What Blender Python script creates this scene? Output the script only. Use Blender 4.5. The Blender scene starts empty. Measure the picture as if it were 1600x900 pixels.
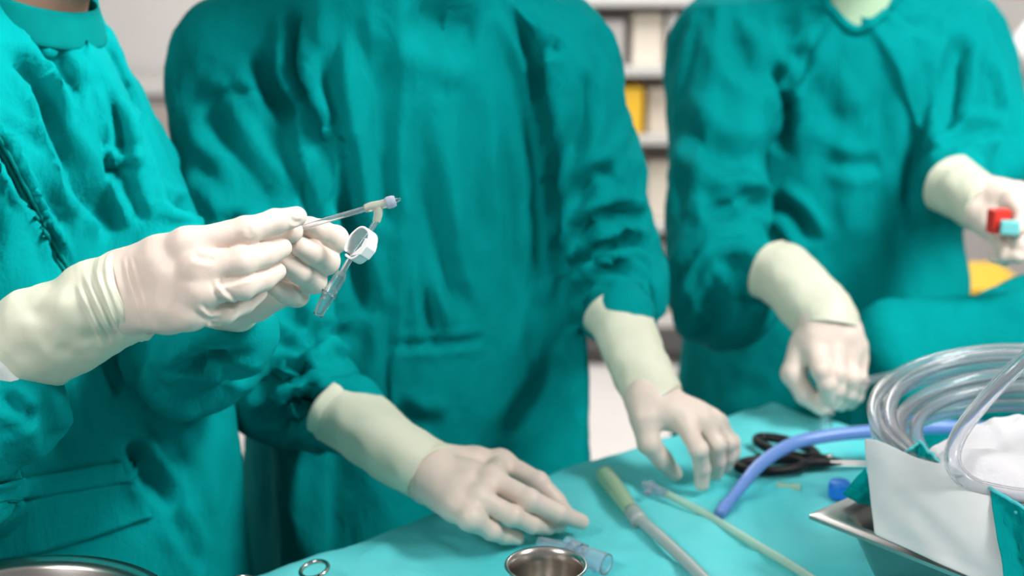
import bpy, bmesh, math, random
import numpy as np
from mathutils import Vector, Matrix, noise
from mathutils.bvhtree import BVHTree

scene = bpy.context.scene
COL = scene.collection
rnd = random.Random(7)

# ------------------------------------------------------------------ camera
CAM_H, PITCH, LENS = 1.56, math.radians(15.0), 50.0
FPX = 1600.0 * LENS / 36.0
cam_data = bpy.data.cameras.new('camera')
cam_data.lens = LENS
cam_data.sensor_width = 36.0
cam_data.clip_start = 0.05
cam_data.dof.use_dof = True
cam_data.dof.focus_distance = 1.24
cam_data.dof.aperture_fstop = 3.6
cam = bpy.data.objects.new('camera', cam_data)
COL.objects.link(cam)
cam.location = (0, 0, CAM_H)
cam.rotation_euler = (math.pi / 2 - PITCH, 0, 0)
scene.camera = cam

# ------------------------------------------------------------------ world, lamps, exposure
world = bpy.data.worlds.new('world')
scene.world = world
world.use_nodes = True
world.node_tree.nodes['Background'].inputs[0].default_value = (0.93, 0.97, 1.0, 1)
world.node_tree.nodes['Background'].inputs[1].default_value = 0.27


def area_lamp(name, loc, target, size, power, color=(1, 1, 1), size_y=None):
    d = bpy.data.lights.new(name, 'AREA')
    d.energy = power
    d.color = color
    d.size = size
    if size_y:
        d.shape = 'RECTANGLE'
        d.size_y = size_y
    o = bpy.data.objects.new(name, d)
    COL.objects.link(o)
    o.location = loc
    o.rotation_euler = (Vector(target) - Vector(loc)).to_track_quat('-Z', 'Y').to_euler()
    return o


area_lamp('operating_lamp', (1.50, 0.70, 2.40), (0.0, 1.6, 1.15), 0.45, 19, (1, 0.99, 0.975))
area_lamp('operating_lamp', (0.75, 1.15, 2.35), (-0.66, 1.46, 1.2), 0.40, 2.7, (1, 0.985, 0.96)).data.spread = math.radians(40)
area_lamp('operating_lamp', (1.30, 1.05, 2.6), (0.85, 2.1, 1.05), 0.5, 5.0, (1, 0.99, 0.97)).data.spread = math.radians(60)
area_lamp('ceiling_panel', (0.3, 4.1, 2.74), (0.3, 4.6, 0), 1.8, 92, (1, 0.985, 0.97), 1.0)
area_lamp('ceiling_panel', (-1.35, -0.1, 2.7), (-0.35, 1.2, 1.1), 0.6, 34, (1, 0.985, 0.97))
scene.view_settings.view_transform = 'Standard'
scene.view_settings.look = 'None'
scene.view_settings.gamma = 1.0
scene.view_settings.use_curve_mapping = False
scene.view_settings.exposure = 0.12
scene.cycles.use_denoising = True
scene.cycles.max_bounces = 10
scene.cycles.transmission_bounces = 10
scene.cycles.transparent_max_bounces = 12

# ------------------------------------------------------------------ helpers: places
CP, SP = math.cos(PITCH), math.sin(PITCH)


def W(px, py, d):
    """a point in the room, measured on the photograph, d metres deep"""
    x = (px - 800) / FPX * d
    yu = -(py - 450) / FPX * d
    return Vector((x, d * CP + yu * SP, CAM_H - d * SP + yu * CP))


def H(px, py, z):
    """the same for a point whose height is known"""
    t = (py - 450) / FPX
    d = (CAM_H - z) / (SP + t * CP)
    return W(px, py, d)


# ------------------------------------------------------------------ helpers: objects
def tag(o, label=None, cat=None, group=None, kind=None):
    if label: o['label'] = label
    if cat: o['category'] = cat
    if group: o['group'] = group
    if kind: o['kind'] = kind
    return o


def empty(name, loc, label, cat, group=None):
    o = bpy.data.objects.new(name, None)
    COL.objects.link(o)
    o.location = loc
    o.empty_display_size = 0.05
    bpy.context.view_layer.update()
    return tag(o, label, cat, group)


def link(name, me, mat, parent=None, smooth=True):
    me.name = name
    if mat is not None and not me.materials:
        me.materials.append(mat)
    if smooth and len(me.polygons):
        me.polygons.foreach_set('use_smooth', np.ones(len(me.polygons), dtype=bool))
    o = bpy.data.objects.new(name, me)
    COL.objects.link(o)
    if parent is not None:
        o.parent = parent
        o.matrix_parent_inverse = world_of(parent).inverted()
    return o


def world_of(o):
    m = o.matrix_basis.copy()
    if o.parent is not None:
        m = world_of(o.parent) @ o.matrix_parent_inverse @ m
    return m


def mesh_np(v, f):
    me = bpy.data.meshes.new('m')
    v = np.asarray(v, dtype=np.float32)
    f = np.asarray(f, dtype=np.int32)
    k = f.shape[1]
    me.vertices.add(len(v))
    me.vertices.foreach_set('co', v.ravel())
    me.loops.add(f.size)
    me.loops.foreach_set('vertex_index', f.ravel())
    me.polygons.add(len(f))
    me.polygons.foreach_set('loop_start', np.arange(0, f.size, k, dtype=np.int32))
    me.update(calc_edges=True)
    me.validate()
    return me


def mesh_py(v, f):
    me = bpy.data.meshes.new('m')
    me.from_pydata([tuple(p) for p in v], [], f)
    me.update()
    return me


def bm_mesh(bm):
    me = bpy.data.meshes.new('m')
    bmesh.ops.recalc_face_normals(bm, faces=bm.faces)
    bm.to_mesh(me)
    bm.free()
    return me


def grid_faces(nu, nv, wrap=False):
    f = []
    for i in range(nu - 1):
        for j in range(nv if wrap else nv - 1):
            j2 = (j + 1) % nv
            f.append((i * nv + j, i * nv + j2, (i + 1) * nv + j2, (i + 1) * nv + j))
    return f


def spline(pts, n):
    """Catmull-Rom through pts, n points"""
    P = [Vector(p) for p in pts]
    P = [P[0] * 2 - P[1]] + P + [P[-1] * 2 - P[-2]]
    m = len(P) - 3
    out = []
    for i in range(n):
        t = i / (n - 1) * m
        k = min(int(t), m - 1)
        t -= k
        a, b, c, d = P[k:k + 4]
        out.append(0.5 * ((2 * b) + (c - a) * t + (2 * a - 5 * b + 4 * c - d) * t * t + (3 * b - a - 3 * c + d) * t ** 3))
    return out


def interp(ks, n):
    ks = list(ks)
    return [float(np.interp(i / (n - 1) * (len(ks) - 1), range(len(ks)), ks)) for i in range(n)]


def sweep(pts, rads, seg=14, closed=False, up=None, flat=1.0, caps=True):
    """verts, faces of a tube along pts with a radius for each point"""
    n = len(pts)
    T = []
    for i in range(n):
        a = pts[(i - 1) % n] if closed else pts[max(i - 1, 0)]
        b = pts[(i + 1) % n] if closed else pts[min(i + 1, n - 1)]
        T.append((b - a).normalized())
    N = Vector(up) if up is not None else Vector((0, 0, 1))
    if abs(N.dot(T[0])) > 0.95 and up is None:
        N = Vector((1, 0, 0))
    V, F = [], []
    for i in range(n):
        if up is not None and not closed and False:
            pass
        N = (N - T[i] * N.dot(T[i])).normalized()
        B = T[i].cross(N)
        for j in range(seg):
            a = 2 * math.pi * j / seg
            V.append(pts[i] + (N * math.cos(a) * flat + B * math.sin(a)) * rads[i])
    F = grid_faces(n, seg, True)
    if closed:
        for j in range(seg):
            j2 = (j + 1) % seg
            F.append(((n - 1) * seg + j, (n - 1) * seg + j2, j2, j))
    elif caps:
        F.append(tuple(range(seg))[::-1])
        F.append(tuple((n - 1) * seg + j for j in range(seg)))
    return V, F


def tube(name, pts, r, mat, parent=None, n=40, seg=14, wall=None, closed=False, up=None, flat=1.0):
    P = spline(pts, n) if len(pts) > 2 else [Vector(pts[0]).lerp(Vector(pts[1]), i / (n - 1)) for i in range(n)]
    R = interp(r, n) if hasattr(r, '__len__') else [r] * n
    if closed:
        P, R = P[:-1], R[:-1]
    V, F = sweep(P, R, seg, closed, up, flat, caps=wall is None)
    if wall is not None:
        V2, F2 = sweep(P, [max(q - wall, q * 0.3) for q in R], seg, closed, up, flat, caps=False)
        k = len(V)
        V += V2
        F += [tuple(k + i for i in f[::-1]) for f in F2]
        if not closed:
            e = (len(P) - 1) * seg
            for j in range(seg):
                j2 = (j + 1) % seg
                F.append((j2, j, k + j, k + j2))
                F.append((e + j, e + j2, k + e + j2, k + e + j))
    return link(name, mesh_py(V, F), mat, parent)


def lathe(name, prof, mat, parent, origin, axis=(0, 0, 1), seg=48, cap=True):
    ax = Vector(axis).normalized()
    x = ax.orthogonal().normalized()
    y = ax.cross(x)
    V = []
    for r, z in prof:
        for j in range(seg):
            a = 2 * math.pi * j / seg
            V.append(Vector(origin) + ax * z + (x * math.cos(a) + y * math.sin(a)) * r)
    F = grid_faces(len(prof), seg, True)
    if cap:
        F.append(tuple(range(seg))[::-1])
        F.append(tuple((len(prof) - 1) * seg + j for j in range(seg)))
    return link(name, mesh_py(V, F), mat, parent)


def box(name, c, size, mat, parent=None, rz=0.0, bevel=0.004, segs=2):
    bm = bmesh.new()
    bmesh.ops.create_cube(bm, size=1)
    bmesh.ops.scale(bm, vec=size, verts=bm.verts)
    if bevel:
        bmesh.ops.bevel(bm, geom=bm.edges[:], offset=bevel, segments=segs, affect='EDGES', profile=0.7)
    bmesh.ops.rotate(bm, cent=(0, 0, 0), matrix=Matrix.Rotation(rz, 3, 'Z'), verts=bm.verts)
    bmesh.ops.translate(bm, vec=c, verts=bm.verts)
    return link(name, bm_mesh(bm), mat, parent, smooth=False)


# ------------------------------------------------------------------ helpers: signed distance bodies
A3 = lambda p: np.asarray(tuple(p), dtype=np.float32)


def smin(a, b, k):
    h = np.clip(0.5 + 0.5 * (b - a) / k, 0, 1)
    return b + (a - b) * h - k * h * (1 - h)


def rcone(P, a, b, ra, rb):
    a, b = A3(a), A3(b)
    ba = b - a
    q = P - a
    h = np.clip(q @ ba / max(float(ba @ ba), 1e-9), 0, 1)
    return np.linalg.norm(q - h[:, None] * ba, axis=1) - (ra + (rb - ra) * h)


def ellip(P, c, r, R=None):
    q = P - A3(c)
    if R is not None:
        q = q @ R            # columns of R are the axes
    r = A3(r)
    k = np.linalg.norm(q / r, axis=1)
    return (k - 1) * float(r.min())


def column(P, prof, fx, centre):
    """body of elliptical sections: prof rows are (z, half width, half depth), fx the lateral axis, centre(z) -> x, y"""
    prof = np.asarray(prof, dtype=np.float32)
    z = P[:, 2]
    rx = np.interp(z, prof[:, 0], prof[:, 1]).astype(np.float32)
    ry = np.interp(z, prof[:, 0], prof[:, 2]).astype(np.float32)
    cx, cy = centre(z)
    qx, qy = P[:, 0] - cx, P[:, 1] - cy
    u = (qx * fx[0] + qy * fx[1]) / rx
    v = (-qx * fx[1] + qy * fx[0]) / ry
    zt = np.maximum(z - prof[-1, 0], 0) + np.maximum(prof[0, 0] - z, 0)
    k = np.sqrt(u * u + v * v)
    d = (k - 1) * np.minimum(rx, ry)
    return np.where(zt > 0, np.sqrt(np.maximum(d, 0) ** 2 + zt ** 2), d)


def surface(fn, lo, hi, h):
    """surface nets of the zero level of fn inside the box lo..hi, cell h; blocks away from the surface are skipped"""
    lo, hi = np.asarray(lo, float), np.asarray(hi, float)
    n = np.ceil((hi - lo) / h).astype(int) + 1
    B = 6
    nb = np.ceil(n / B).astype(int)
    n = nb * B
    D = np.ones(n, dtype=np.float32)
    g = np.stack(np.meshgrid(*[np.arange(k) for k in nb], indexing='ij'), -1).reshape(-1, 3)
    cen = (lo + (g * B + (B - 1) / 2) * h).astype(np.float32)
    dc = fn(cen)
    act = np.abs(dc) < h * B * 1.25
    Dv = D.reshape(nb[0], B, nb[1], B, nb[2], B).transpose(0, 2, 4, 1, 3, 5)
    Db = np.ones((len(g), B, B, B), dtype=np.float32) * np.sign(dc)[:, None, None, None]
    off = np.stack(np.meshgrid(*[np.arange(B)] * 3, indexing='ij'), -1).reshape(-1, 3)
    ga = g[act]
    CH = 2000
    vals = []
    for s in range(0, len(ga), CH):
        idx = ga[s:s + CH, None, :] * B + off[None]
        pts = (lo + idx.reshape(-1, 3) * h).astype(np.float32)
        vals.append(fn(pts).reshape(-1, B, B, B))
    if vals:
        Db[act] = np.concatenate(vals)
    D = Db.reshape(nb[0], nb[1], nb[2], B, B, B).transpose(0, 3, 1, 4, 2, 5).reshape(n)
    ins = D < 0
    c = ins[:-1, :-1, :-1].astype(np.int8)
    s = np.zeros_like(c)
    for dx in (0, 1):
        for dy in (0, 1):
            for dz in (0, 1):
                s += ins[dx:n[0] - 1 + dx, dy:n[1] - 1 + dy, dz:n[2] - 1 + dz]
    cells = np.argwhere((s > 0) & (s < 8))
    ids = -np.ones(s.shape, dtype=np.int32)
    ids[tuple(cells.T)] = np.arange(len(cells))
    acc = np.zeros((len(cells), 3))
    cnt = np.zeros(len(cells))
    cor = [(x, y, z) for x in (0, 1) for y in (0, 1) for z in (0, 1)]
    for a in cor:
        for ax in range(3):
            if a[ax]: continue
            b = list(a); b[ax] = 1
            ia, ib = cells + np.array(a), cells + np.array(b)
            da, db = D[tuple(ia.T)], D[tuple(ib.T)]
            m = (da < 0) != (db < 0)
            t = np.where(m, da / np.where(m, da - db, 1), 0)
            p = np.array(a, float)[None] + 0
            p = np.repeat(p, len(cells), 0)
            p[:, ax] += t
            acc += p * m[:, None]
            cnt += m
    V = lo + (cells + acc / np.maximum(cnt, 1)[:, None]) * h
    F = []
    for ax in range(3):
        o1, o2 = [(1, 2), (2, 0), (0, 1)][ax]
        sl0 = [slice(1, n[k] - 1) for k in range(3)]
        sl1 = list(sl0)
        sl0[ax] = slice(0, n[ax] - 1)
        sl1[ax] = slice(1, n[ax])
        i0, i1 = ins[tuple(sl0)], ins[tuple(sl1)]
        e = np.argwhere(i0 != i1)
        st = i0[tuple(e.T)]
        base = e + np.array([0 if k == ax else 1 for k in range(3)])
        q = []
        for (p1, p2) in ((1, 1), (0, 1), (0, 0), (1, 0)):
            k = base.copy()
            k[:, o1] -= p1
            k[:, o2] -= p2
            q.append(ids[tuple(k.T)])
        q = np.stack(q, 1)
        q[~st] = q[~st][:, ::-1]
        F.append(q)
    F = np.concatenate(F)
    F = F[(F >= 0).all(1)]
    return V.astype(np.float32), F.astype(np.int32)


def relax(V, F, it=2, k=0.5):
    V = V.astype(np.float64)
    E = np.concatenate([F[:, [0, 1]], F[:, [1, 2]], F[:, [2, 3]], F[:, [3, 0]]])
    deg = np.bincount(E.ravel(), minlength=len(V))[:, None]
    for i in range(it):
        for w in (k, -k * 1.02):
            S = np.zeros_like(V)
            for c in range(3):
                S[:, c] = np.bincount(E[:, 0], V[E[:, 1], c], len(V)) + np.bincount(E[:, 1], V[E[:, 0], c], len(V))
            V = V + w * (S / np.maximum(deg, 1) - V)
    return V.astype(np.float32)


def normals(V, F):
    n = np.cross(V[F[:, 2]] - V[F[:, 0]], V[F[:, 3]] - V[F[:, 1]])
    N = np.zeros_like(V)
    for c in range(3):
        for k in range(4):
            N[:, c] += np.bincount(F[:, k], n[:, c], len(V))
    return N / np.maximum(np.linalg.norm(N, axis=1, keepdims=True), 1e-9)


def vnoise(P, scale, seed=0.0):
    """smooth value noise in numpy, -1..1"""
    q = P * scale + seed * 17.31
    i = np.floor(q).astype(np.int64)
    f = q - i
    f = f * f * (3 - 2 * f)
    r = 0
    for dx in (0, 1):
        for dy in (0, 1):
            for dz in (0, 1):
                k = (i[:, 0] + dx) * 374761393 + (i[:, 1] + dy) * 668265263 + (i[:, 2] + dz) * 2147483647
                k = (k ^ (k >> 13)) * 1274126177
                k = ((k ^ (k >> 16)) & 0xffff) / 65535.0
                w = (f[:, 0] if dx else 1 - f[:, 0]) * (f[:, 1] if dy else 1 - f[:, 1]) * (f[:, 2] if dz else 1 - f[:, 2])
                r = r + k * w
    return r * 2 - 1


# ------------------------------------------------------------------ materials
def principled(name, color, rough=0.5, metal=0.0, **kw):
    m = bpy.data.materials.new(name)
    m.use_nodes = True
    b = m.node_tree.nodes['Principled BSDF']
    b.inputs['Base Color'].default_value = (*color, 1)
    b.inputs['Roughness'].default_value = rough
    b.inputs['Metallic'].default_value = metal
    for k, v in kw.items():
        b.inputs[k.replace('_', ' ')].default_value = v
    return m


def add_noise(m, c2, scale=6.0, detail=4.0, fac=1.0, stretch=(1, 1, 1), bump=0.0, bscale=400.0, bdist=0.0005):
    nt = m.node_tree
    N, L = nt.nodes, nt.links
    b = N['Principled BSDF']
    tc = N.new('ShaderNodeTexCoord')
    mp = N.new('ShaderNodeMapping')
    mp.inputs['Scale'].default_value = stretch
    L.new(tc.outputs['Object'], mp.inputs['Vector'])
    no = N.new('ShaderNodeTexNoise')
    no.inputs['Scale'].default_value = scale
    no.inputs['Detail'].default_value = detail
    L.new(mp.outputs[0], no.inputs['Vector'])
    ra = N.new('ShaderNodeValToRGB')
    ra.color_ramp.elements[0].position = 0.32
    ra.color_ramp.elements[1].position = 0.68
    ra.color_ramp.elements[0].color = b.inputs['Base Color'].default_value
    ra.color_ramp.elements[1].color = (*c2, 1)
    L.new(no.outputs['Fac'], ra.inputs['Fac'])
    L.new(ra.outputs['Color'], b.inputs['Base Color'])
    if bump:
        n2 = N.new('ShaderNodeTexNoise')
        n2.inputs['Scale'].default_value = bscale
        n2.inputs['Detail'].default_value = 3
        L.new(mp.outputs[0], n2.inputs['Vector'])
        bu = N.new('ShaderNodeBump')
        bu.inputs['Strength'].default_value = bump
        bu.inputs['Distance'].default_value = bdist
        L.new(n2.outputs['Fac'], bu.inputs['Height'])
        L.new(bu.outputs['Normal'], b.inputs['Normal'])
    return m


M = {}
M['gown'] = add_noise(principled('surgical_cotton', (0.0, 0.240, 0.243), 0.9, Specular_IOR_Level=0.04),
                      (0.0, 0.285, 0.288), 5, 5, bump=0.35, bscale=260, bdist=0.001)


def wrinkle_bump(m, scale, dist):
    nt = m.node_tree
    N, L = nt.nodes, nt.links
    b = N['Principled BSDF']
    old = b.inputs['Normal'].links[0].from_node
    no = N.new('ShaderNodeTexNoise')
    no.inputs['Scale'].default_value = scale
    no.inputs['Detail'].default_value = 6
    no.inputs['Roughness'].default_value = 0.6
    no.inputs['Distortion'].default_value = 0.8
    mp = N.new('ShaderNodeMapping')
    mp.inputs['Scale'].default_value = (1, 1, 0.55)
    tc = N.new('ShaderNodeTexCoord')
    L.new(tc.outputs['Object'], mp.inputs['Vector'])
    L.new(mp.outputs[0], no.inputs['Vector'])
    bu = N.new('ShaderNodeBump')
    bu.inputs['Strength'].default_value = 0.55
    bu.inputs['Distance'].default_value = dist
    L.new(no.outputs['Fac'], bu.inputs['Height'])
    L.new(bu.outputs['Normal'], old.inputs['Normal'])


wrinkle_bump(M['gown'], 24, 0.010)
M['binding'] = add_noise(principled('cotton_binding', (0.0, 0.16, 0.155), 0.9, Specular_IOR_Level=0.05), (0.0, 0.19, 0.18), 30)
M['drape'] = add_noise(principled('drape_cotton', (0.08, 0.63, 0.67), 0.85, Specular_IOR_Level=0.2), (0.16, 0.69, 0.72), 6, 4,
                       bump=0.3, bscale=300, bdist=0.001)
wrinkle_bump(M['drape'], 16, 0.008)
M['glove'] = add_noise(principled('latex', (0.74, 0.605, 0.525), 0.46, Subsurface_Weight=0.12, Subsurface_Scale=0.01,
                                  Subsurface_Radius=(1.0, 0.5, 0.35)), (0.78, 0.645, 0.565), 22, 3, bump=0.25, bscale=90, bdist=0.0012)
M['cuff'] = add_noise(principled('latex_over_cuff', (0.66, 0.66, 0.515), 0.5), (0.72, 0.715, 0.57), 14, 3, bump=0.3, bscale=60, bdist=0.0015)
M['stockinette'] = add_noise(principled('white_knit', (0.66, 0.68, 0.66), 0.9), (0.74, 0.75, 0.73), 40, 3, bump=0.5, bscale=500)
M['skin'] = principled('skin', (0.55, 0.33, 0.24), 0.5, Subsurface_Weight=0.1, Subsurface_Scale=0.01)
M['hair'] = principled('hair', (0.02, 0.015, 0.012), 0.6)
M['cap'] = principled('cap_cloth', (0.02, 0.26, 0.25), 0.85)
M['mask'] = principled('mask_paper', (0.50, 0.66, 0.70), 0.85)
M['scrub'] = principled('scrub_cotton', (0.45, 0.62, 0.42), 0.9)
M['shoe'] = principled('shoe_rubber', (0.75, 0.75, 0.74), 0.6)
M['steel'] = add_noise(principled('brushed_steel', (0.52, 0.47, 0.43), 0.24, 1.0), (0.57, 0.53, 0.49), 40, 3, stretch=(1, 1, 12))
M['steel_dark'] = principled('worn_steel', (0.42, 0.40, 0.38), 0.3, 1.0)
M['clear'] = principled('clear_plastic', (0.93, 0.95, 0.97), 0.08, Transmission_Weight=0.96, IOR=1.28)
M['clear_thick'] = principled('clear_silicone', (0.95, 0.955, 0.985), 0.10, Transmission_Weight=0.93, IOR=1.36)
M['clear_soft'] = principled('thin_clear_plastic', (0.90, 0.92, 1.0), 0.2, Transmission_Weight=0.88, IOR=1.16)
M['cream_plastic'] = principled('cream_plastic', (0.90, 0.87, 0.74), 0.25, Transmission_Weight=0.65, IOR=1.45)
M['lilac_plastic'] = principled('lilac_plastic', (0.72, 0.74, 0.90), 0.15, Transmission_Weight=0.6, IOR=1.45)
M['white_plastic'] = principled('white_plastic', (0.88, 0.88, 0.87), 0.35)
M['blue_tube'] = principled('blue_plastic', (0.24, 0.42, 0.90), 0.25, Transmission_Weight=0.35, IOR=1.4)
M['blue_solid'] = principled('blue_rubber', (0.01, 0.19, 0.72), 0.4)
M['black_plastic'] = principled('black_plastic', (0.008, 0.006, 0.007), 0.45, Specular_IOR_Level=0.3)
M['green_yellow'] = principled('pale_green_silicone', (0.74, 0.90, 0.66), 0.3, Transmission_Weight=0.6, IOR=1.4)
M['grey_tube'] = principled('grey_silicone', (0.48, 0.56, 0.54), 0.35, Transmission_Weight=0.25, IOR=1.4)
M['straw_tube'] = principled('straw_plastic', (0.74, 0.88, 0.74), 0.35, Transmission_Weight=0.6, IOR=1.4)
M['paper'] = add_noise(principled('sterile_paper', (0.60, 0.64, 0.645), 0.85), (0.68, 0.70, 0.70), 9, 4, bump=0.4, bscale=30, bdist=0.002)
M['gauze'] = add_noise(principled('gauze', (0.74, 0.72, 0.75), 0.95), (0.82, 0.80, 0.83), 20, 4, bump=0.4, bscale=160, bdist=0.002)
M['red_plastic'] = principled('red_plastic', (0.72, 0.03, 0.02), 0.4)
M['teal_plastic'] = principled('teal_plastic', (0.20, 0.66, 0.66), 0.35)
M['wall'] = add_noise(principled('painted_wall', (0.66, 0.63, 0.61), 0.7), (0.70, 0.67, 0.65), 1.5)
M['floor'] = add_noise(principled('vinyl_floor', (0.62, 0.58, 0.56), 0.35), (0.66, 0.62, 0.60), 3)
M['ceiling'] = principled('ceiling_paint', (0.8, 0.8, 0.79), 0.8)
M['rack'] = principled('rack_enamel', (0.60, 0.58, 0.56), 0.4, 0.2)
M['dark_grey'] = principled('dark_grey_plastic', (0.085, 0.08, 0.08), 0.5)
M['brown'] = principled('brown_board', (0.42, 0.36, 0.33), 0.6)
M['yellow'] = principled('yellow_plastic', (0.80, 0.47, 0.03), 0.5)
M['pack_white'] = principled('pack_white', (0.80, 0.79, 0.78), 0.6)
M['pack_blue'] = principled('pack_pale_blue', (0.60, 0.68, 0.78), 0.6)
M['pack_cream'] = principled('pack_cream', (0.74, 0.66, 0.56), 0.6)
M['pack_grey'] = principled('pack_grey', (0.42, 0.39, 0.38), 0.6)

# ------------------------------------------------------------------ the room
def structure(name, c, size, mat, rz=0.0, bevel=0.0):
    return tag(box(name, c, size, mat, None, rz, bevel), kind='structure')


structure('floor', (0.4, 2.8, -0.05), (6.4, 7.6, 0.1), M['floor'])
structure('ceiling', (0.4, 2.8, 2.85), (6.4, 7.6, 0.1), M['ceiling'])
structure('wall_back', (0.4, 5.65, 1.4), (6.4, 0.1, 2.8), M['wall'])
structure('wall_left', (-2.85, 2.8, 1.4), (0.1, 7.6, 2.8), M['wall'])
structure('wall_right', (3.65, 2.8, 1.4), (0.1, 7.6, 2.8), M['wall'])
structure('baseboard_back', (0.4, 5.59, 0.06), (6.4, 0.02, 0.12), M['dark_grey'])


# ------------------------------------------------------------------ people
def hand_mesh(w, arm_dir, fingers, thumb, h=0.0017, rs=1.0, wr=0.026):
    """one continuous gloved hand: wrist w, fingers as lists of four joints, thumb as four joints"""
    w = Vector(w)
    ad = Vector(arm_dir).normalized()
    mcp = [Vector(f[0]) for f in fingers]
    lat = (mcp[0] - mcp[-1]).normalized()
    R = [[0.0120, 0.0106, 0.0097, 0.0082], [0.0122, 0.0108, 0.0098, 0.0083], [0.0116, 0.0102, 0.0092, 0.0079],
         [0.0108, 0.0092, 0.0083, 0.0072]]
    th = [Vector(p) for p in thumb]

    def fn(P):
        dp = None
        for i, f in enumerate(fingers):
            o = w + lat * 0.017 * (1.5 - i) / 1.5 + ad * (0.016 * i / 3)
            m = o.lerp(Vector(f[0]), 0.62)
            d = smin(rcone(P, o, m, wr * 0.78, 0.0172 * rs), rcone(P, m, f[0], 0.0172 * rs, R[i][0] * rs * 1.06), 0.006)
            dp = d if dp is None else smin(dp, d, 0.012)
        for i in range(3):
            dp = smin(dp, rcone(P, mcp[i], mcp[i + 1], R[i][0] * rs * 0.98, R[i + 1][0] * rs * 0.98), 0.006)
        for s in (-1, 1):
            dp = smin(dp, rcone(P, w - ad * 0.03 + lat * 0.006 * s, w + lat * 0.009 * s, wr * 0.86, wr * 0.95), 0.01)
        df = None
        for i, f in enumerate(fingers):
            r = [q * rs for q in R[i]]
            d = rcone(P, f[0], f[1], r[0], r[1])
            d = smin(d, rcone(P, f[1], f[2], r[1], r[2]), 0.003)
            d = smin(d, rcone(P, f[2], f[3], r[2], r[3]), 0.003)
            d = smin(d, rcone(P, f[1], f[1], r[1] * 1.04, r[1] * 1.04), 0.004)
            df = d if df is None else smin(df, d, 0.0012)
        dt = rcone(P, th[0], th[1], 0.017 * rs, 0.0125 * rs)
        dp = smin(dp, dt, 0.014)
        dt = smin(rcone(P, th[1], th[2], 0.0120 * rs, 0.0112 * rs), rcone(P, th[2], th[3], 0.0112 * rs, 0.0088 * rs), 0.003)
        dp = smin(dp, dt, 0.007)
        return smin(dp, df, 0.009)

    pts = [w - ad * 0.03] + [Vector(p) for f in fingers for p in f] + th
    lo = [min(p[k] for p in pts) - 0.034 for k in range(3)]
    hi = [max(p[k] for p in pts) + 0.034 for k in range(3)]
    V, F = surface(fn, lo, hi, h)
    V = relax(V, F, 3)
    return V, F


def cuff_mesh(path, radii, seed, amp=0.0022, n=60, seg=56, squash=1.0, up=None, wrinkle=0.0, wall=0.0012, end=0.0035):
    """glove cuff pulled up over the sleeve: a tube with soft dents, open at the arm end, with a rolled rim"""
    P = spline(path, n)
    R = interp(radii, n)
    V, F = sweep(P, R, seg, up=up, flat=squash, caps=False)
    V = np.array([tuple(v) for v in V], dtype=np.float32)
    c = np.repeat(np.array([tuple(p) for p in P], dtype=np.float32), seg, 0)
    nrm = V - c
    nrm /= np.maximum(np.linalg.norm(nrm, axis=1, keepdims=True), 1e-6)
    t = np.repeat(np.linspace(0, 1, n), seg)
    d = vnoise(V, 38, seed) * amp + vnoise(V, 85, seed + 3) * amp * 0.35
    if wrinkle:
        a = np.tile(np.arange(seg) / seg * 2 * np.pi, n)
        q = t * 30 + 1.3 * np.sin(a + seed) + vnoise(V, 30, seed + 5) * 1.2
        env = np.exp(-((t - 0.78) / 0.16) ** 2) + 0.35 * np.exp(-((t - 0.35) / 0.2) ** 2)
        s = np.sin(q * 2 * np.pi / 3.2)
        d = d + wrinkle * env * np.sign(s) * np.abs(s) ** 2.5
    d += 0.0012 * np.exp(-(t / 0.02) ** 2) - end * np.exp(-((1 - t) / 0.035) ** 2)
    V = V + nrm * d[:, None]
    Vi = V - nrm * wall * 2
    k = len(V)
    F = [tuple(f) for f in F]
    F2 = [tuple(k + i for i in f[::-1]) for f in F]
    e = (n - 1) * seg
    rim = []
    for j in range(seg):
        j2 = (j + 1) % seg
        rim.append((j2, j, k + j, k + j2))
        rim.append((e + j, e + j2, k + e + j2, k + e + j))
    return np.concatenate([V, Vi]), F + F2 + rim


def make_glove(parent, w, fingers, thumb, cuff, radii, seed, rs=1.0, squash=1.0, up=None, wrinkle=0.0, h=0.0017, knit=None,
               wr=0.026, lines=None, cuff_lines=None):
    ad = Vector(w) - Vector(cuff[0])
    V, F = hand_mesh(w, ad, fingers, thumb, h, rs, wr)
    N = normals(V, F)
    V = V + N * (vnoise(V, 55, seed) * 0.0007 + vnoise(V, 120, seed + 1) * 0.00025)[:, None]
    if lines:
        V = crease(V, N, BVHTree.FromPolygons([tuple(v) for v in V.tolist()], F.tolist()), lines)
    g = link('glove', mesh_np(V, F), M['glove'], parent)
    V, F = cuff_mesh(cuff, radii, seed, squash=squash, up=up, wrinkle=wrinkle, amp=0.0032 if cuff_lines else 0.0022, n=120 if cuff_lines else 60, seg=80 if cuff_lines else 56)
    if cuff_lines:
        Fa = np.array(F, dtype=np.int32)
        V = crease(V, normals(V, Fa), BVHTree.FromPolygons([tuple(v) for v in V.tolist()], Fa.tolist()), cuff_lines)
    c = link('glove_cuff', mesh_np(V, F), M['cuff'], g)
    c['label'] = 'pale yellow stretched glove cuff'
    if knit:
        V, F = cuff_mesh(knit[0], knit[1], seed + 9, n=24, amp=0.003)
        k = link('sleeve_end', mesh_np(V, F), M['stockinette'], g)
        k['label'] = 'whitish knitted sleeve end'
    return g


def person_fn(p):
    """centre line and lateral axis of a person"""
    f = Vector(p['face']).normalized()
    lx = (-f.y, f.x)
    cz = np.array(p['centre'], dtype=np.float32)

    def centre(z):
        return np.interp(z, cz[:, 0], cz[:, 1]), np.interp(z, cz[:, 0], cz[:, 2])
    return f, lx, centre


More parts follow.
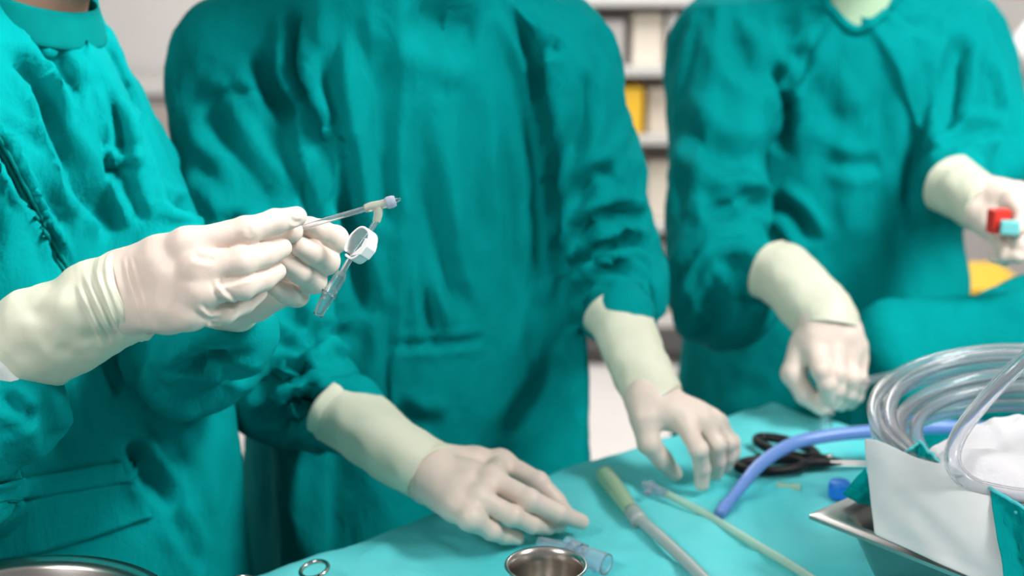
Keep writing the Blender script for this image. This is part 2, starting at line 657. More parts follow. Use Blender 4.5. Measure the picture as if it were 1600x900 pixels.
def gown_sdf(p, inset=0.0):
    f, lx, centre = person_fn(p)
    prof = p['prof']
    nb = p['neck']

    def fn(P):
        d = column(P, prof, lx, centre)
        for s in ('r', 'l'):
            sh, el, wr = p['arm_' + s]
            r = p.get('arm_rad_' + s, p['arm_rad'])
            sh_in = Vector(nb).lerp(Vector(sh), 0.45) - Vector((0, 0, 0.035))
            a = rcone(P, sh_in, sh, 0.07, r[0])
            a = smin(a, rcone(P, sh, el, r[0], r[1]), 0.02)
            a = smin(a, rcone(P, el, wr, r[1], r[2]), 0.025)
            d = smin(d, a, 0.022)
        if inset:
            return d + inset
        # the neck opening
        hole = rcone(P, Vector(nb) + Vector((0, 0, -0.02)) + f.to_3d() * p.get('dip', 0.02), Vector(nb) + Vector((0, 0, 0.3)),
                     p.get('neck_r', 0.062), 0.10)
        if p.get('v_neck'):
            vb = Vector(nb) + f.to_3d() * 0.155 - Vector((0, 0, 0.058))
            hole = np.minimum(hole + 0.012, rcone(P, vb, Vector(nb) + f.to_3d() * 0.06 + Vector((0, 0, 0.12)), 0.006, 0.10))
        return np.maximum(d, -hole)
    return fn


def body_mesh(p):
    f, lx, centre = person_fn(p)
    f3, l3 = Vector((f.x, f.y, 0)), Vector((lx[0], lx[1], 0))
    nb = Vector(p['neck'])
    hd = Vector(p['head'])
    g = gown_sdf(p, 0.046)
    hip = nb.copy(); hip.z = 0.86
    cx, cy = centre(np.array([0.86]))
    hip.x, hip.y = float(cx[0]), float(cy[0])
    fwd = (hd - nb)
    R = np.array([tuple(l3), tuple(f3), (0, 0, 1)], dtype=np.float32).T

    def fn(P):
        d = np.where(P[:, 2] > 0.78, g(P), 1.0)
        for s in (-1, 1):
            a = hip + l3 * 0.09 * s
            k = Vector((a.x, a.y, 0.47)) + f3 * 0.01
            an = Vector((a.x, a.y, 0.09)) - f3 * 0.02
            d = smin(d, rcone(P, a, k, 0.085, 0.055), 0.03)
            d = smin(d, rcone(P, k, an, 0.055, 0.036), 0.02)
            d = smin(d, rcone(P, Vector((a.x, a.y, 0.05)) - f3 * 0.04, Vector((a.x, a.y, 0.035)) + f3 * 0.14, 0.035, 0.03), 0.02)
        d = smin(d, rcone(P, nb - Vector((0, 0, 0.05)), hd - Vector((0, 0, 0.03)), 0.058, 0.055), 0.03)
        d = smin(d, ellip(P, hd + Vector((0, 0, 0.03)) - f3 * 0.01, (0.075, 0.095, 0.10), R), 0.03)
        d = smin(d, ellip(P, hd + f3 * 0.03 - Vector((0, 0, 0.05)), (0.055, 0.06, 0.065), R), 0.03)
        d = smin(d, rcone(P, hd + f3 * 0.085 + Vector((0, 0, 0.02)), hd + f3 * 0.105 - Vector((0, 0, 0.02)), 0.009, 0.014), 0.008)
        for s in (-1, 1):
            d = smin(d, ellip(P, hd + l3 * 0.076 * s, (0.012, 0.02, 0.032), R), 0.008)
            e = ellip(P, hd + l3 * 0.032 * s + f3 * 0.098 + Vector((0, 0, 0.022)), (0.017, 0.014, 0.011), R)
            d = np.maximum(d, -e)
            d = np.minimum(d, ellip(P, hd + l3 * 0.032 * s + f3 * 0.078 + Vector((0, 0, 0.022)), (0.012, 0.012, 0.012), R))
        m = ellip(P, hd + f3 * 0.094 - Vector((0, 0, 0.055)), (0.024, 0.008, 0.004), R)
        return np.maximum(d, -m)

    pts = [nb, hd + Vector((0, 0, 0.14))] + [Vector(q) for s in 'rl' for q in p['arm_' + s]]
    lo = [min(q[k] for q in pts) - 0.26 for k in range(3)]
    hi = [max(q[k] for q in pts) + 0.22 for k in range(3)]
    lo[2], hi[2] = 0.0, hd.z + 0.16
    V, F = surface(fn, lo, hi, 0.0125)
    return relax(V, F, 2), F


def gown_mesh(p, h):
    fn = gown_sdf(p)
    pts = [Vector(p['neck'])] + [Vector(q) for s in 'rl' for q in p['arm_' + s]]
    c = p['centre']
    pts += [Vector((q[1], q[2], 1)) for q in c]
    lo = [min(q[k] for q in pts) - 0.33 for k in range(3)]
    hi = [max(q[k] for q in pts) + 0.33 for k in range(3)]
    lo[2], hi[2] = p['prof'][0][0] - 0.03, p['neck'][2] + 0.16
    V, F = surface(fn, lo, hi, h)
    return relax(V, F, 3), F


def crease(V, N, tree, lines):
    """fold lines on a gown: each line is (points on the photograph, width, depth); the cloth sinks along it and swells beside it"""
    D = np.zeros(len(V))
    for pts, wd, dp in lines:
        P = []
        for q in spline([Vector((x, y, 0)) for x, y in pts], 24):
            o = Vector((0, 0, CAM_H))
            hit = tree.ray_cast(o, (W(q.x, q.y, 1.0) - o).normalized())
            if hit[0] is not None:
                P.append(tuple(hit[0]))
        if len(P) < 3:
            continue
        P = np.array(P)
        lo, hi = P.min(0) - wd * 4, P.max(0) + wd * 4
        m = np.where(((V > lo) & (V < hi)).all(1))[0]
        X = V[m]
        best = np.full(len(m), 9.0)
        bt = np.zeros(len(m))
        for i in range(len(P) - 1):
            a, b = P[i], P[i + 1]
            if np.linalg.norm(b - a) > 0.08:
                continue
            ba = b - a
            t = np.clip((X - a) @ ba / max(ba @ ba, 1e-9), 0, 1)
            dd = np.linalg.norm(X - a - t[:, None] * ba, axis=1)
            k = dd < best
            best = np.where(k, dd, best)
            bt = np.where(k, (i + t) / (len(P) - 1), bt)
        env = np.clip(np.minimum(bt, 1 - bt) * 5, 0, 1)
        u = best / wd
        D[m] += env * dp * (-np.exp(-u * u) + 0.42 * np.exp(-((u - 1.9) / 0.8) ** 2))
    return V + N * D[:, None]


def drape_gown(V, F, p, frames=22):
    """let the cloth hang: the gown, cut larger than the body, settles on it under gravity"""
    q = V * np.array([1, 1, 0.55], dtype=np.float32)
    V = V + normals(V, F) * (vnoise(q, 13, 3) * p.get('seed', 0.006))[:, None]
    o = link('gown', mesh_np(V, F), None)
    Vi, Fi = surface(gown_sdf(p, p.get('inset', 0.013)), V.min(0) - .05, V.max(0) + .05, 0.02)
    c = link('body', mesh_np(relax(Vi, Fi, 1), Fi), None)
    c.modifiers.new('collision', 'COLLISION')
    c.collision.thickness_outer = 0.004
    c.collision.cloth_friction = 14
    pin = o.vertex_groups.new(name='pin')
    slv = o.vertex_groups.new(name='loose')
    w = np.zeros(len(V))
    w[V[:, 2] > p['neck'][2] - 0.03] = 1
    sl = np.full(len(V), 9.0)
    for s in 'rl':
        sh, el, wr = p['arm_' + s]
        r = p.get('arm_rad_' + s, p['arm_rad'])
        w[np.linalg.norm(V - A3(wr), axis=1) < r[2] + 0.012] = 1
        sl = np.minimum(sl, np.minimum(rcone(V, sh, el, r[0], r[1]), rcone(V, el, wr, r[1], r[2])))
    for i in np.where(w > 0)[0]:
        pin.add([int(i)], 1.0, 'REPLACE')
    on = sl < 0.006
    for i in np.where(on)[0]:
        slv.add([int(i)], 1.0, 'REPLACE')
    m = o.modifiers.new('cloth', 'CLOTH')
    s = m.settings
    s.quality = 5
    s.mass = p.get('mass', 0.22)
    s.tension_stiffness = p.get('tension_stiffness', 14)
    s.compression_stiffness = p.get('compression_stiffness', 10)
    s.shear_stiffness = p.get('shear_stiffness', 3)
    s.bending_stiffness = p.get('bending_stiffness', 0.35)
    s.vertex_group_mass = 'pin'
    s.vertex_group_shrink = 'loose'
    s.shrink_min = -p.get('grow', 0.10)
    s.shrink_max = -p.get('grow_sleeve', 0.17)
    s.air_damping = 2
    s.effector_weights.gravity = p.get('gravity', 0.45)
    m.collision_settings.distance_min = 0.004
    m.collision_settings.use_self_collision = False
    m.point_cache.frame_start = 1
    m.point_cache.frame_end = frames
    for f in range(1, frames + 1):
        scene.frame_set(f)
    e = o.evaluated_get(bpy.context.evaluated_depsgraph_get()).data
    R = np.empty(len(e.vertices) * 3, dtype=np.float32)
    e.vertices.foreach_get('co', R)
    R = R.reshape(-1, 3)
    for x in (o, c):
        me = x.data
        bpy.data.objects.remove(x)
        bpy.data.meshes.remove(me)
    scene.frame_set(1)
    if not np.isfinite(R).all() or np.abs(R - V).max() > 0.6:
        return V
    return R


def make_person(p):
    root = empty('person', (p['centre'][0][1], p['centre'][0][2], 0), p['label'], 'person')
    V, F = body_mesh(p)
    body = link('body', mesh_np(V, F), M['skin'], root)
    V, F = gown_mesh(p, p.get('h', 0.0125))
    if SIM:
        V = drape_gown(V, F, p)
    # one subdivision, then the sharper folds
    me = mesh_np(V, F)
    o = link('gown', me, M[p['mat']])
    o.modifiers.new('smooth', 'SUBSURF').levels = 1
    e = o.evaluated_get(bpy.context.evaluated_depsgraph_get())
    me2 = bpy.data.meshes.new_from_object(e)
    bpy.data.objects.remove(o)
    V = np.empty(len(me2.vertices) * 3, dtype=np.float32)
    me2.vertices.foreach_get('co', V)
    V = V.reshape(-1, 3)
    F = np.empty(len(me2.polygons) * 4, dtype=np.int32)
    me2.polygons.foreach_get('vertices', F)
    F = F.reshape(-1, 4)
    N = normals(V, F)
    V = V + N * (vnoise(V * np.array([1, 1, 0.6]), 16, 2.0) * 0.0022 + vnoise(V, 34, 5.0) * 0.0011 + (0.5 - np.abs(vnoise(V @ SKEW, 27, 8.0))) * p.get('fine', 0.0022))[:, None]
    if p.get('folds'):
        tree = BVHTree.FromPolygons([tuple(v) for v in V.tolist()], F.tolist())
        V = crease(V, N, tree, [(q, w, d * p.get('fold_gain', 1.5)) for q, w, d in p['folds']])
    gown = link('gown', mesh_np(V, F), M[p['mat']], root)
    GOWN_TREE[p['label']] = BVHTree.FromPolygons([tuple(v) for v in V.tolist()], F.tolist())
    if p.get('v_neck'):
        g = gown_sdf(p, 0.030)
        ns = A3(p['neck'])
        f3v = person_fn(p)[0].to_3d()

        def scrub(P):
            q = P - ns
            a = np.minimum(g(P), rcone(P, ns - A3((0, 0, 0.08)), ns + A3(f3v) * 0.012 + A3((0, 0, 0.03)), 0.078, 0.066))
            return np.maximum(a, np.maximum(np.abs(q[:, 2] + 0.10) - 0.125, np.linalg.norm(q[:, :2], axis=1) - 0.17))
        V, F = surface(scrub, tuple(ns - 0.25), tuple(ns + 0.2), 0.008)
        link('scrub_top', mesh_np(relax(V, F, 2), F), M['scrub'], root)
    # collar band
    if p.get('collar'):
        cc, cr, tilt = p['collar']
        f_, lx_, _ = person_fn(p)
        V, F = [], []
        ns, hh = 48, 5
        for k in range(hh):
            for j in range(ns):
                a = 2 * math.pi * j / ns
                fr = math.cos(a)
                r = cr * (1 + 0.10 * (1 - k / (hh - 1)) + 0.02 * math.sin(5 * a))
                V.append(Vector(cc) + Vector((f_.x, f_.y, 0)) * r * fr * 0.95 + Vector((lx_[0], lx_[1], 0)) * r * math.sin(a)
                         + Vector((0, 0, (k / (hh - 1) - 0.5) * 0.040 - tilt * fr)))
        o = link('collar', mesh_py(V, grid_faces(hh, ns, True)), M['binding'], gown)
        so = o.modifiers.new('thickness', 'SOLIDIFY')
        so.thickness = 0.005
        o.modifiers.new('smooth', 'SUBSURF').render_levels = 1
        o['label'] = 'darker stitched collar band'
    # cap and mask
    f, lx, _ = person_fn(p)
    hd = Vector(p['head'])
    R = np.array([(lx[0], lx[1], 0), (f.x, f.y, 0), (0, 0, 1)], dtype=np.float32).T
    f3 = Vector((f.x, f.y, 0))

    def capf(P):
        d = ellip(P, hd + Vector((0, 0, 0.045)) - f3 * 0.012, (0.088, 0.108, 0.10), R)
        cut = (P - A3(hd)) @ A3(f3 * 0.45 + Vector((0, 0, -1))) + 0.028
        return np.maximum(np.maximum(d, cut), -(d + 0.006))
    V, F = surface(capf, tuple(hd - Vector((.15, .15, .15))), tuple(hd + Vector((.15, .15, .17))), 0.005)
    link('surgical_cap', mesh_np(relax(V, F, 2), F), M['cap'], root)

    def maskf(P):
        d = ellip(P, hd + f3 * 0.035 - Vector((0, 0, 0.052)), (0.068, 0.082, 0.076), R)
        q = P - A3(hd)
        cut = np.maximum(q[:, 2] + 0.002, -(q @ A3(f3)) + 0.02)
        return np.maximum(np.maximum(d, cut), -(d + 0.005))
    V, F = surface(maskf, tuple(hd - Vector((.15, .15, .15))), tuple(hd + Vector((.15, .15, .1))), 0.005)
    link('face_mask', mesh_np(relax(V, F, 2), F), M['mask'], root)
    return root, gown


SIM = True
SKEW = np.array([[1, 0.3, 0.25], [0.2, 1, 0.1], [0.2, 0.25, 0.42]])
GOWN_TREE = {}


def on_gown(key, pts, lift=0.002):
    """points on a person's gown where the photograph shows them"""
    tree = GOWN_TREE[PEOPLE_LABEL(key)]
    out = []
    o = Vector((0, 0, CAM_H))
    for x, y in pts:
        hit = tree.ray_cast(o, (W(x, y, 1.0) - o).normalized())
        if hit[0] is not None:
            n = hit[1] if hit[1].dot(o - hit[0]) > 0 else -hit[1]
            out.append(hit[0] + n * lift)
    return out


PEOPLE_LABEL = lambda k: PEOPLE[k]['label']
PEOPLE = {}
PEOPLE['near'] = dict(
    label='person nearest on the left holding up a clear connector in both gloved hands',
    face=(0.94, -0.33), centre=[(0.3, -0.50, 1.55), (1.0, -0.515, 1.545), (1.5, -0.53, 1.53)],
    prof=[(0.36, 0.24, 0.20), (0.6, 0.23, 0.18), (0.85, 0.215, 0.155), (1.05, 0.205, 0.14), (1.25, 0.20, 0.14),
          (1.36, 0.17, 0.115), (1.43, 0.10, 0.09), (1.49, 0.078, 0.08)],
    neck=(-0.52, 1.525, 1.455), head=(-0.475, 1.51, 1.60), neck_r=0.058, dip=0.03,
    arm_r=[(-0.585, 1.33, 1.375), tuple(W(-120, 690, 1.22)), tuple(W(12, 636, 1.228))],
    arm_l=[tuple(W(143, 205, 1.70)), tuple(W(278, 490, 1.495)), tuple(W(352, 512, 1.375))],
    arm_rad=(0.074, 0.068, 0.048), arm_rad_l=(0.066, 0.066, 0.052), mat='gown')
PEOPLE['middle'] = dict(
    label='person in the middle bending both gloved hands down onto the draped table',
    face=(0.3, -0.954), centre=[(0.3, -0.15, 1.90), (0.85, -0.15, 1.88), (1.25, -0.14, 1.83), (1.5, -0.14, 1.80)],
    prof=[(0.35, 0.265, 0.22), (0.6, 0.255, 0.20), (0.85, 0.24, 0.18), (1.05, 0.215, 0.152), (1.25, 0.205, 0.14),
          (1.37, 0.18, 0.12), (1.46, 0.125, 0.10), (1.57, 0.078, 0.08)],
    neck=(-0.14, 1.78, 1.53), head=(-0.10, 1.72, 1.66), neck_r=0.055, dip=0.0,
    arm_r=[tuple(W(360, 80, 1.80)), tuple(W(398, 505, 1.735)), tuple(W(545, 648, 1.635))],
    arm_l=[tuple(W(860, 70, 1.84)), tuple(W(955, 395, 1.90)), tuple(W(970, 500, 1.775))],
    arm_rad=(0.078, 0.072, 0.040), arm_rad_l=(0.078, 0.072, 0.034), mat='gown')
PEOPLE['far'] = dict(
    label='person on the right, behind the coiled tubing, pinching a tube in one lowered fist',
    face=(-0.05, -1), centre=[(0.3, 0.53, 2.33), (0.85, 0.53, 2.31), (1.25, 0.53, 2.28), (1.5, 0.53, 2.26)],
    prof=[(0.35, 0.28, 0.22), (0.6, 0.27, 0.21), (0.85, 0.215, 0.17), (1.05, 0.185, 0.145), (1.25, 0.185, 0.135),
          (1.36, 0.165, 0.115), (1.42, 0.11, 0.09), (1.47, 0.078, 0.08)],
    neck=(0.53, 2.25, 1.445), head=(0.53, 2.18, 1.60), neck_r=0.066, dip=0.075,
    arm_r=[tuple(W(1122, 70, 2.24)), tuple(W(1118, 420, 2.08)), tuple(W(1222, 428, 1.96))],
    arm_l=[tuple(W(1492, 60, 2.26)), tuple(W(1522, 215, 2.2)), tuple(W(1490, 280, 2.06))],
    arm_rad=(0.078, 0.074, 0.034), arm_rad_l=(0.072, 0.062, 0.036), mat='gown')
for _p in PEOPLE.values():
    _p.update(tension_stiffness=60, compression_stiffness=60, shear_stiffness=10, bending_stiffness=0.3, grow=0.12,
              grow_sleeve=0.24, inset=0.018, seed=0.010, gravity=0.65)
PEOPLE['far'].update(v_neck=True)
PEOPLE['near'].update(collar=((-0.502, 1.515, 1.460), 0.0695, 0.024))
PEOPLE['middle']['folds'] = [
    ([(452, 5), (470, 80), (490, 170), (505, 250), (517, 340)], 0.010, 0.022),
    ([(505, 60), (520, 180), (550, 330), (575, 400)], 0.013, 0.010),
    ([(390, 70), (430, 140), (470, 190)], 0.014, 0.010),
    ([(300, 130), (370, 250), (440, 330)], 0.016, 0.010),
    ([(300, 240), (350, 290), (400, 330)], 0.014, 0.007),
    ([(318, 150), (360, 146), (400, 138)], 0.007, 0.005),
    ([(657, 139), (673, 305), (695, 417), (730, 500)], 0.012, 0.010),
    ([(600, 60), (615, 200), (640, 330)], 0.016, 0.006),
    ([(640, 12), (700, 40), (750, 62)], 0.026, 0.012),
    ([(801, 6), (829, 72), (845, 139), (865, 239), (873, 361), (880, 480)], 0.010, 0.018),
    ([(846, 78), (880, 72)], 0.007, 0.008),
    ([(885, 400), (930, 345), (975, 332), (1005, 348)], 0.010, 0.012),
    ([(885, 435), (930, 390), (990, 378), (1025, 396)], 0.009, 0.012),
    ([(892, 475), (940, 425), (1005, 425)], 0.009, 0.010),
    ([(878, 260), (915, 180), (922, 110)], 0.012, 0.008),
    ([(885, 330), (930, 280), (965, 270)], 0.012, 0.009),
    ([(392, 622), (434, 582), (485, 571)], 0.014, 0.012),
    ([(415, 534), (467, 540), (504, 522), (560, 530)], 0.010, 0.010),
    ([(400, 665), (443, 643), (513, 618)], 0.014, 0.010),
    ([(440, 470), (480, 510), (540, 500)], 0.012, 0.009),
    ([(605, 540), (700, 537), (760, 530)], 0.006, 0.004),
    ([(610, 640), (650, 662), (700, 668)], 0.014, 0.006),
    ([(880, 560), (830, 620), (790, 690)], 0.018, 0.007),
]
PEOPLE['near']['fold_gain'] = 1.6
PEOPLE['near']['folds'] = [
    ([(18, 75), (67, 147), (115, 249), (147, 311), (178, 373)], 0.011, 0.020),
    ([(52, 85), (100, 170), (140, 250), (180, 330)], 0.008, -0.010),
    ([(102, 147), (124, 209), (151, 275), (197, 358)], 0.008, 0.014),
    ([(60, 60), (95, 110), (130, 150)], 0.010, 0.007),
    ([(170, 150), (182, 215), (197, 255)], 0.006, 0.007),
    ([(196, 150), (213, 220), (226, 300)], 0.006, -0.006),
    ([(155, 240), (195, 246), (228, 249)], 0.006, -0.006),
    ([(156, 262), (190, 266)], 0.007, 0.008),
    ([(175, 60), (188, 107), (205, 142), (218, 210)], 0.006, -0.006),
    ([(150, 130), (165, 190), (180, 240)], 0.006, -0.005),
    ([(185, 270), (205, 310), (225, 350)], 0.007, 0.008),
    ([(95, 260), (120, 310), (140, 360)], 0.008, 0.007),
    ([(50, 250), (75, 310), (110, 370)], 0.009, 0.006),
    ([(0, 190), (30, 205), (75, 240)], 0.006, 0.004),
    ([(-20, 195), (10, 243), (40, 300), (70, 360), (104, 425)], 0.0055, 0.016),
    ([(160, 545), (182, 596), (190, 612)], 0.007, 0.012),
    ([(207, 689), (220, 723), (249, 785)], 0.009, 0.018),
    ([(236, 714), (257, 756), (262, 800)], 0.009, 0.012),
    ([(112, 590), (122, 650), (127, 706)], 0.004, -0.003),
    ([(70, 610), (85, 680), (90, 720)], 0.010, 0.006),
    ([(235, 640), (262, 690), (290, 750)], 0.010, 0.007),
    ([(270, 800), (300, 850), (320, 895)], 0.010, 0.007),
    ([(245, 170), (262, 220), (285, 262)], 0.012, 0.010),
    ([(262, 300), (285, 322), (322, 335)], 0.010, 0.010),
    ([(275, 590), (330, 560), (395, 560)], 0.009, 0.010),
    ([(300, 545), (350, 575), (390, 590)], 0.008, 0.008),
    ([(0, 612), (30, 640), (62, 655)], 0.006, 0.006),
    ([(0, 672), (40, 662), (66, 640)], 0.004, 0.004),
]
PEOPLE['far']['folds'] = [
    ([(1225, 15), (1237, 62), (1250, 110)], 0.014, 0.010),
    ([(1215, 95), (1224, 167), (1217, 240)], 0.014, 0.018),
    ([(1131, 33), (1165, 100), (1209, 130)], 0.018, 0.010),
    ([(1053, 183), (1131, 244), (1205, 242)], 0.020, 0.012),
    ([(1095, 345), (1165, 311), (1215, 335)], 0.014, 0.012),
    ([(1203, 311), (1242, 339), (1270, 385)], 0.013, 0.014),
    ([(1130, 400), (1165, 435), (1185, 480)], 0.014, 0.012),
    ([(1085, 290), (1130, 330), (1180, 350)], 0.014, 0.008),
    ([(1376, 100), (1372, 255), (1359, 380)], 0.018, 0.007),
    ([(1430, 110), (1436, 240), (1415, 330)], 0.016, 0.007),
    ([(1503, 50), (1487, 139), (1475, 215)], 0.014, 0.016),
    ([(1537, 94), (1550, 140), (1556, 180)], 0.012, 0.008),
    ([(1470, 230), (1520, 208), (1560, 195)], 0.012, 0.012),
    ([(1290, 250), (1340, 260), (1380, 255)], 0.012, 0.006),
    ([(1270, 120), (1300, 180), (1345, 200)], 0.020, 0.006),
]

PEOPLE['middle']['fold_gain'] = 1.9
PEOPLE['middle']['folds'] += [
    ([(560, 30), (578, 150), (600, 280), (612, 350)], 0.012, 0.006),
    ([(735, 130), (745, 260), (760, 400)], 0.016, 0.005),
    ([(790, 200), (800, 330), (815, 470)], 0.014, 0.005),
    ([(640, 180), (655, 320), (670, 470), (690, 560)], 0.010, 0.006),
    ([(535, 300), (560, 420), (580, 500)], 0.012, 0.010),
    ([(345, 330), (380, 380), (430, 400)], 0.012, 0.008),
]

PERSON = {}
for key, spec in PEOPLE.items():
    PERSON[key] = make_person(spec)


def zm(s, ox, oy):
    """coordinates read off an enlarged piece of the photograph"""
    return lambda x, y: (ox + x / s, oy + y / s)


# --- nearest person: right hand in front, left hand behind it, both pinching the connector
near = PERSON['near'][0]
make_glove(near, W(190, 463, 1.205),
           [[W(292, 383, 1.178), W(385, 360, 1.182), W(430, 346, 1.196), W(464, 338, 1.212)],
            [W(312, 420, 1.172), W(376, 408, 1.176), W(412, 398, 1.194), W(440, 388, 1.214)],
            [W(310, 456, 1.172), W(378, 447, 1.180), W(410, 436, 1.200), W(432, 424, 1.222)],
            [W(295, 490, 1.176), W(350, 488, 1.190), W(382, 474, 1.210), W(404, 458, 1.228)]],
           [W(235, 425, 1.222), W(310, 392, 1.246), W(392, 375, 1.246), W(456, 362, 1.232)],
           [W(-30, 588, 1.235), W(25, 552, 1.228), W(110, 504, 1.212), W(180, 472, 1.206), W(211, 461, 1.203)],
           [0.046, 0.0465, 0.0425, 0.0415, 0.0425], 3, rs=1.09, up=(0, 1, 0.3), squash=0.80, wrinkle=0.0004, h=0.0015, wr=0.028,
           lines=[([(336, 436), (346, 458), (372, 474)], 0.0022, -0.0022), ([(308, 478), (326, 492), (346, 490)], 0.0020, -0.0018),
                  ([(322, 506), (336, 512), (344, 506)], 0.0018, -0.0016), ([(192, 400), (206, 450), (226, 508)], 0.0020, -0.0010),
                  ([(202, 402), (214, 440), (236, 515)], 0.0020, -0.0008), ([(330, 446), (360, 440), (400, 428)], 0.0022, 0.0014),
                  ([(452, 340), (462, 347), (472, 346)], 0.0020, 0.0012), ([(385, 352), (390, 362), (392, 372)], 0.0025, 0.0007),
                  ([(300, 398), (320, 404), (335, 402)], 0.003, 0.0016)],
           cuff_lines=[([(118, 440), (142, 490), (165, 545)], 0.0022, -0.0016), ([(132, 428), (154, 480), (178, 535)], 0.0020, -0.0016),
                       ([(148, 418), (166, 468), (188, 522)], 0.0020, -0.0014)],
           knit=([W(-85, 625, 1.245), W(-10, 577, 1.235), W(40, 545, 1.228)], [0.044, 0.044, 0.041]))
make_glove(near, W(362, 462, 1.335),
           [[W(450, 392, 1.300), W(523, 374, 1.284), W(498, 361, 1.262), W(483, 353, 1.250)],
            [W(444, 420, 1.300), W(509, 408, 1.282), W(486, 394, 1.254), W(469, 385, 1.242)],
            [W(434, 444, 1.304), W(490, 438, 1.285), W(468, 426, 1.258), W(450, 412, 1.246)],
            [W(420, 462, 1.308), W(464, 462, 1.294), W(446, 458, 1.270), W(430, 450, 1.260)]],
           [W(395, 430, 1.330), W(430, 400, 1.320), W(455, 372, 1.294), W(474, 361, 1.268)],
           [W(325, 492, 1.385), W(342, 480, 1.362), W(366, 459, 1.333)], [0.036, 0.036, 0.034], 5, h=0.0016, rs=1.09)

# --- middle person
mid = PERSON['middle'][0]
z4 = zm(2.648, 480, 560)
T = 0.905
make_glove(mid, H(*z4(500, 465), 0.968),
           [[H(*z4(800, 430), 0.962), H(*z4(955, 512), 0.950), H(*z4(1030, 592), 0.930), H(*z4(1075, 648), 0.916)],
            [H(*z4(760, 500), 0.968), H(*z4(920, 586), 0.955), H(*z4(1040, 640), 0.936), H(*z4(1135, 676), 0.918)],
            [H(*z4(705, 580), 0.960), H(*z4(850, 650), 0.944), H(*z4(930, 690), 0.928), H(*z4(1000, 700), 0.915)],
            [H(*z4(672, 660), 0.948), H(*z4(765, 715), 0.928), H(*z4(815, 735), 0.918), H(*z4(870, 742), 0.912)]],
           [H(*z4(640, 470), 0.942), H(*z4(830, 560), 0.925), H(*z4(950, 640), 0.917), H(*z4(1040, 690), 0.912)],
           [W(528, 640, 1.635), W(552, 656, 1.622), H(*z4(350, 375), 0.985), H(*z4(500, 462), 0.968), H(*z4(535, 480), 0.966)],
           [0.050, 0.0485, 0.045, 0.0425, 0.0425], 11, squash=0.80, up=(0.3, 0.2, 1), rs=1.04, wr=0.0295)
z5 = zm(2.433, 880, 460)
make_glove(mid, W(*z5(345, 400), 1.672),
           [[H(*z5(455, 480), 0.985), H(*z5(515, 590), 0.962), H(*z5(528, 660), 0.936), H(*z5(526, 722), 0.914)],
            [H(*z5(520, 475), 0.985), H(*z5(580, 570), 0.958), H(*z5(588, 630), 0.936), H(*z5(580, 680), 0.916)],
            [H(*z5(560, 480), 0.980), H(*z5(622, 565), 0.952), H(*z5(628, 615), 0.934), H(*z5(615, 655), 0.918)],
            [H(*z5(585, 490), 0.972), H(*z5(640, 560), 0.944), H(*z5(646, 600), 0.930), H(*z5(630, 640), 0.916)]],
           [H(*z5(310, 480), 0.985), H(*z5(325, 565), 0.962), H(*z5(380, 630), 0.938), H(*z5(424, 682), 0.916)],
           [W(960, 490, 1.79), W(972, 510, 1.77), W(*z5(285, 270), 1.72), W(*z5(340, 385), 1.675), W(*z5(358, 415), 1.668)],
           [0.0405, 0.0395, 0.0375, 0.0355, 0.0355], 17, squash=0.85, wr=0.0265)

# --- person on the right
far = PERSON['far'][0]
z6 = zm(3.0, 1150, 360)
make_glove(far, W(*z6(430, 440), 1.868),
           [[W(*z6(375, 560), 1.845), W(*z6(400, 655), 1.822), W(*z6(425, 720), 1.822), W(*z6(430, 785), 1.834)],
            [W(*z6(450, 560), 1.848), W(*z6(470, 670), 1.830), W(*z6(470, 745), 1.834), W(*z6(455, 810), 1.846)],
            [W(*z6(515, 575), 1.856), W(*z6(540, 690), 1.842), W(*z6(525, 765), 1.850), W(*z6(490, 815), 1.860)],
            [W(*z6(565, 600), 1.868), W(*z6(580, 715), 1.858), W(*z6(565, 775), 1.866), W(*z6(535, 810), 1.876)]],
           [W(*z6(320, 540), 1.864), W(*z6(268, 670), 1.856), W(*z6(325, 770), 1.848), W(*z6(405, 835), 1.844)],
           [W(1205, 420, 1.965), W(1228, 433, 1.945), W(1272, 478, 1.895), W(*z6(425, 420), 1.872), W(*z6(430, 470), 1.866)],
           [0.042, 0.044, 0.043, 0.0415, 0.0415], 23, rs=1.2, wr=0.031)
z7 = zm(1.957, 1400, 0)
make_glove(far, W(1535, 318, 1.985),
           [[W(1590, 300, 1.95), W(1632, 322, 1.93), W(1645, 345, 1.925), W(1640, 368, 1.925)],
            [W(1580, 325, 1.935), W(1615, 360, 1.905), W(1612, 382, 1.90), W(1592, 392, 1.905)],
            [W(1566, 345, 1.935), W(1596, 382, 1.905), W(1590, 400, 1.905), W(1570, 402, 1.915)],
            [W(1550, 358, 1.945), W(1572, 392, 1.92), W(1568, 406, 1.925), W(1552, 404, 1.935)]],
           [W(1552, 300, 1.965), W(1582, 312, 1.93), W(1598, 335, 1.905), W(1590, 358, 1.895)],
           [W(1485, 288, 2.06), W(1500, 297, 2.04), W(1528, 314, 1.995), W(1545, 325, 1.975)],
           [0.044, 0.043, 0.040, 0.039], 29, h=0.002, rs=1.05, wr=0.030)

# the near gown's flap edges, belt band and pocket
ng = PERSON['near'][1]
for dx, nm in ((-3, 'flap_edge'), (6, 'flap_edge')):
    q = on_gown('near', spline([Vector((x + dx, y, 0)) for x, y in ((-22, 190), (10, 243), (40, 300), (70, 360), (106, 428))], 30) and
                [(v.x, v.y) for v in spline([Vector((x + dx, y, 0)) for x, y in ((-22, 190), (10, 243), (40, 300), (70, 360), (106, 428))], 30)], 0.0015)
    if len(q) > 4:
        o = tube(nm, q, [0.0022] * len(q), M['binding'], ng, n=80, seg=8)


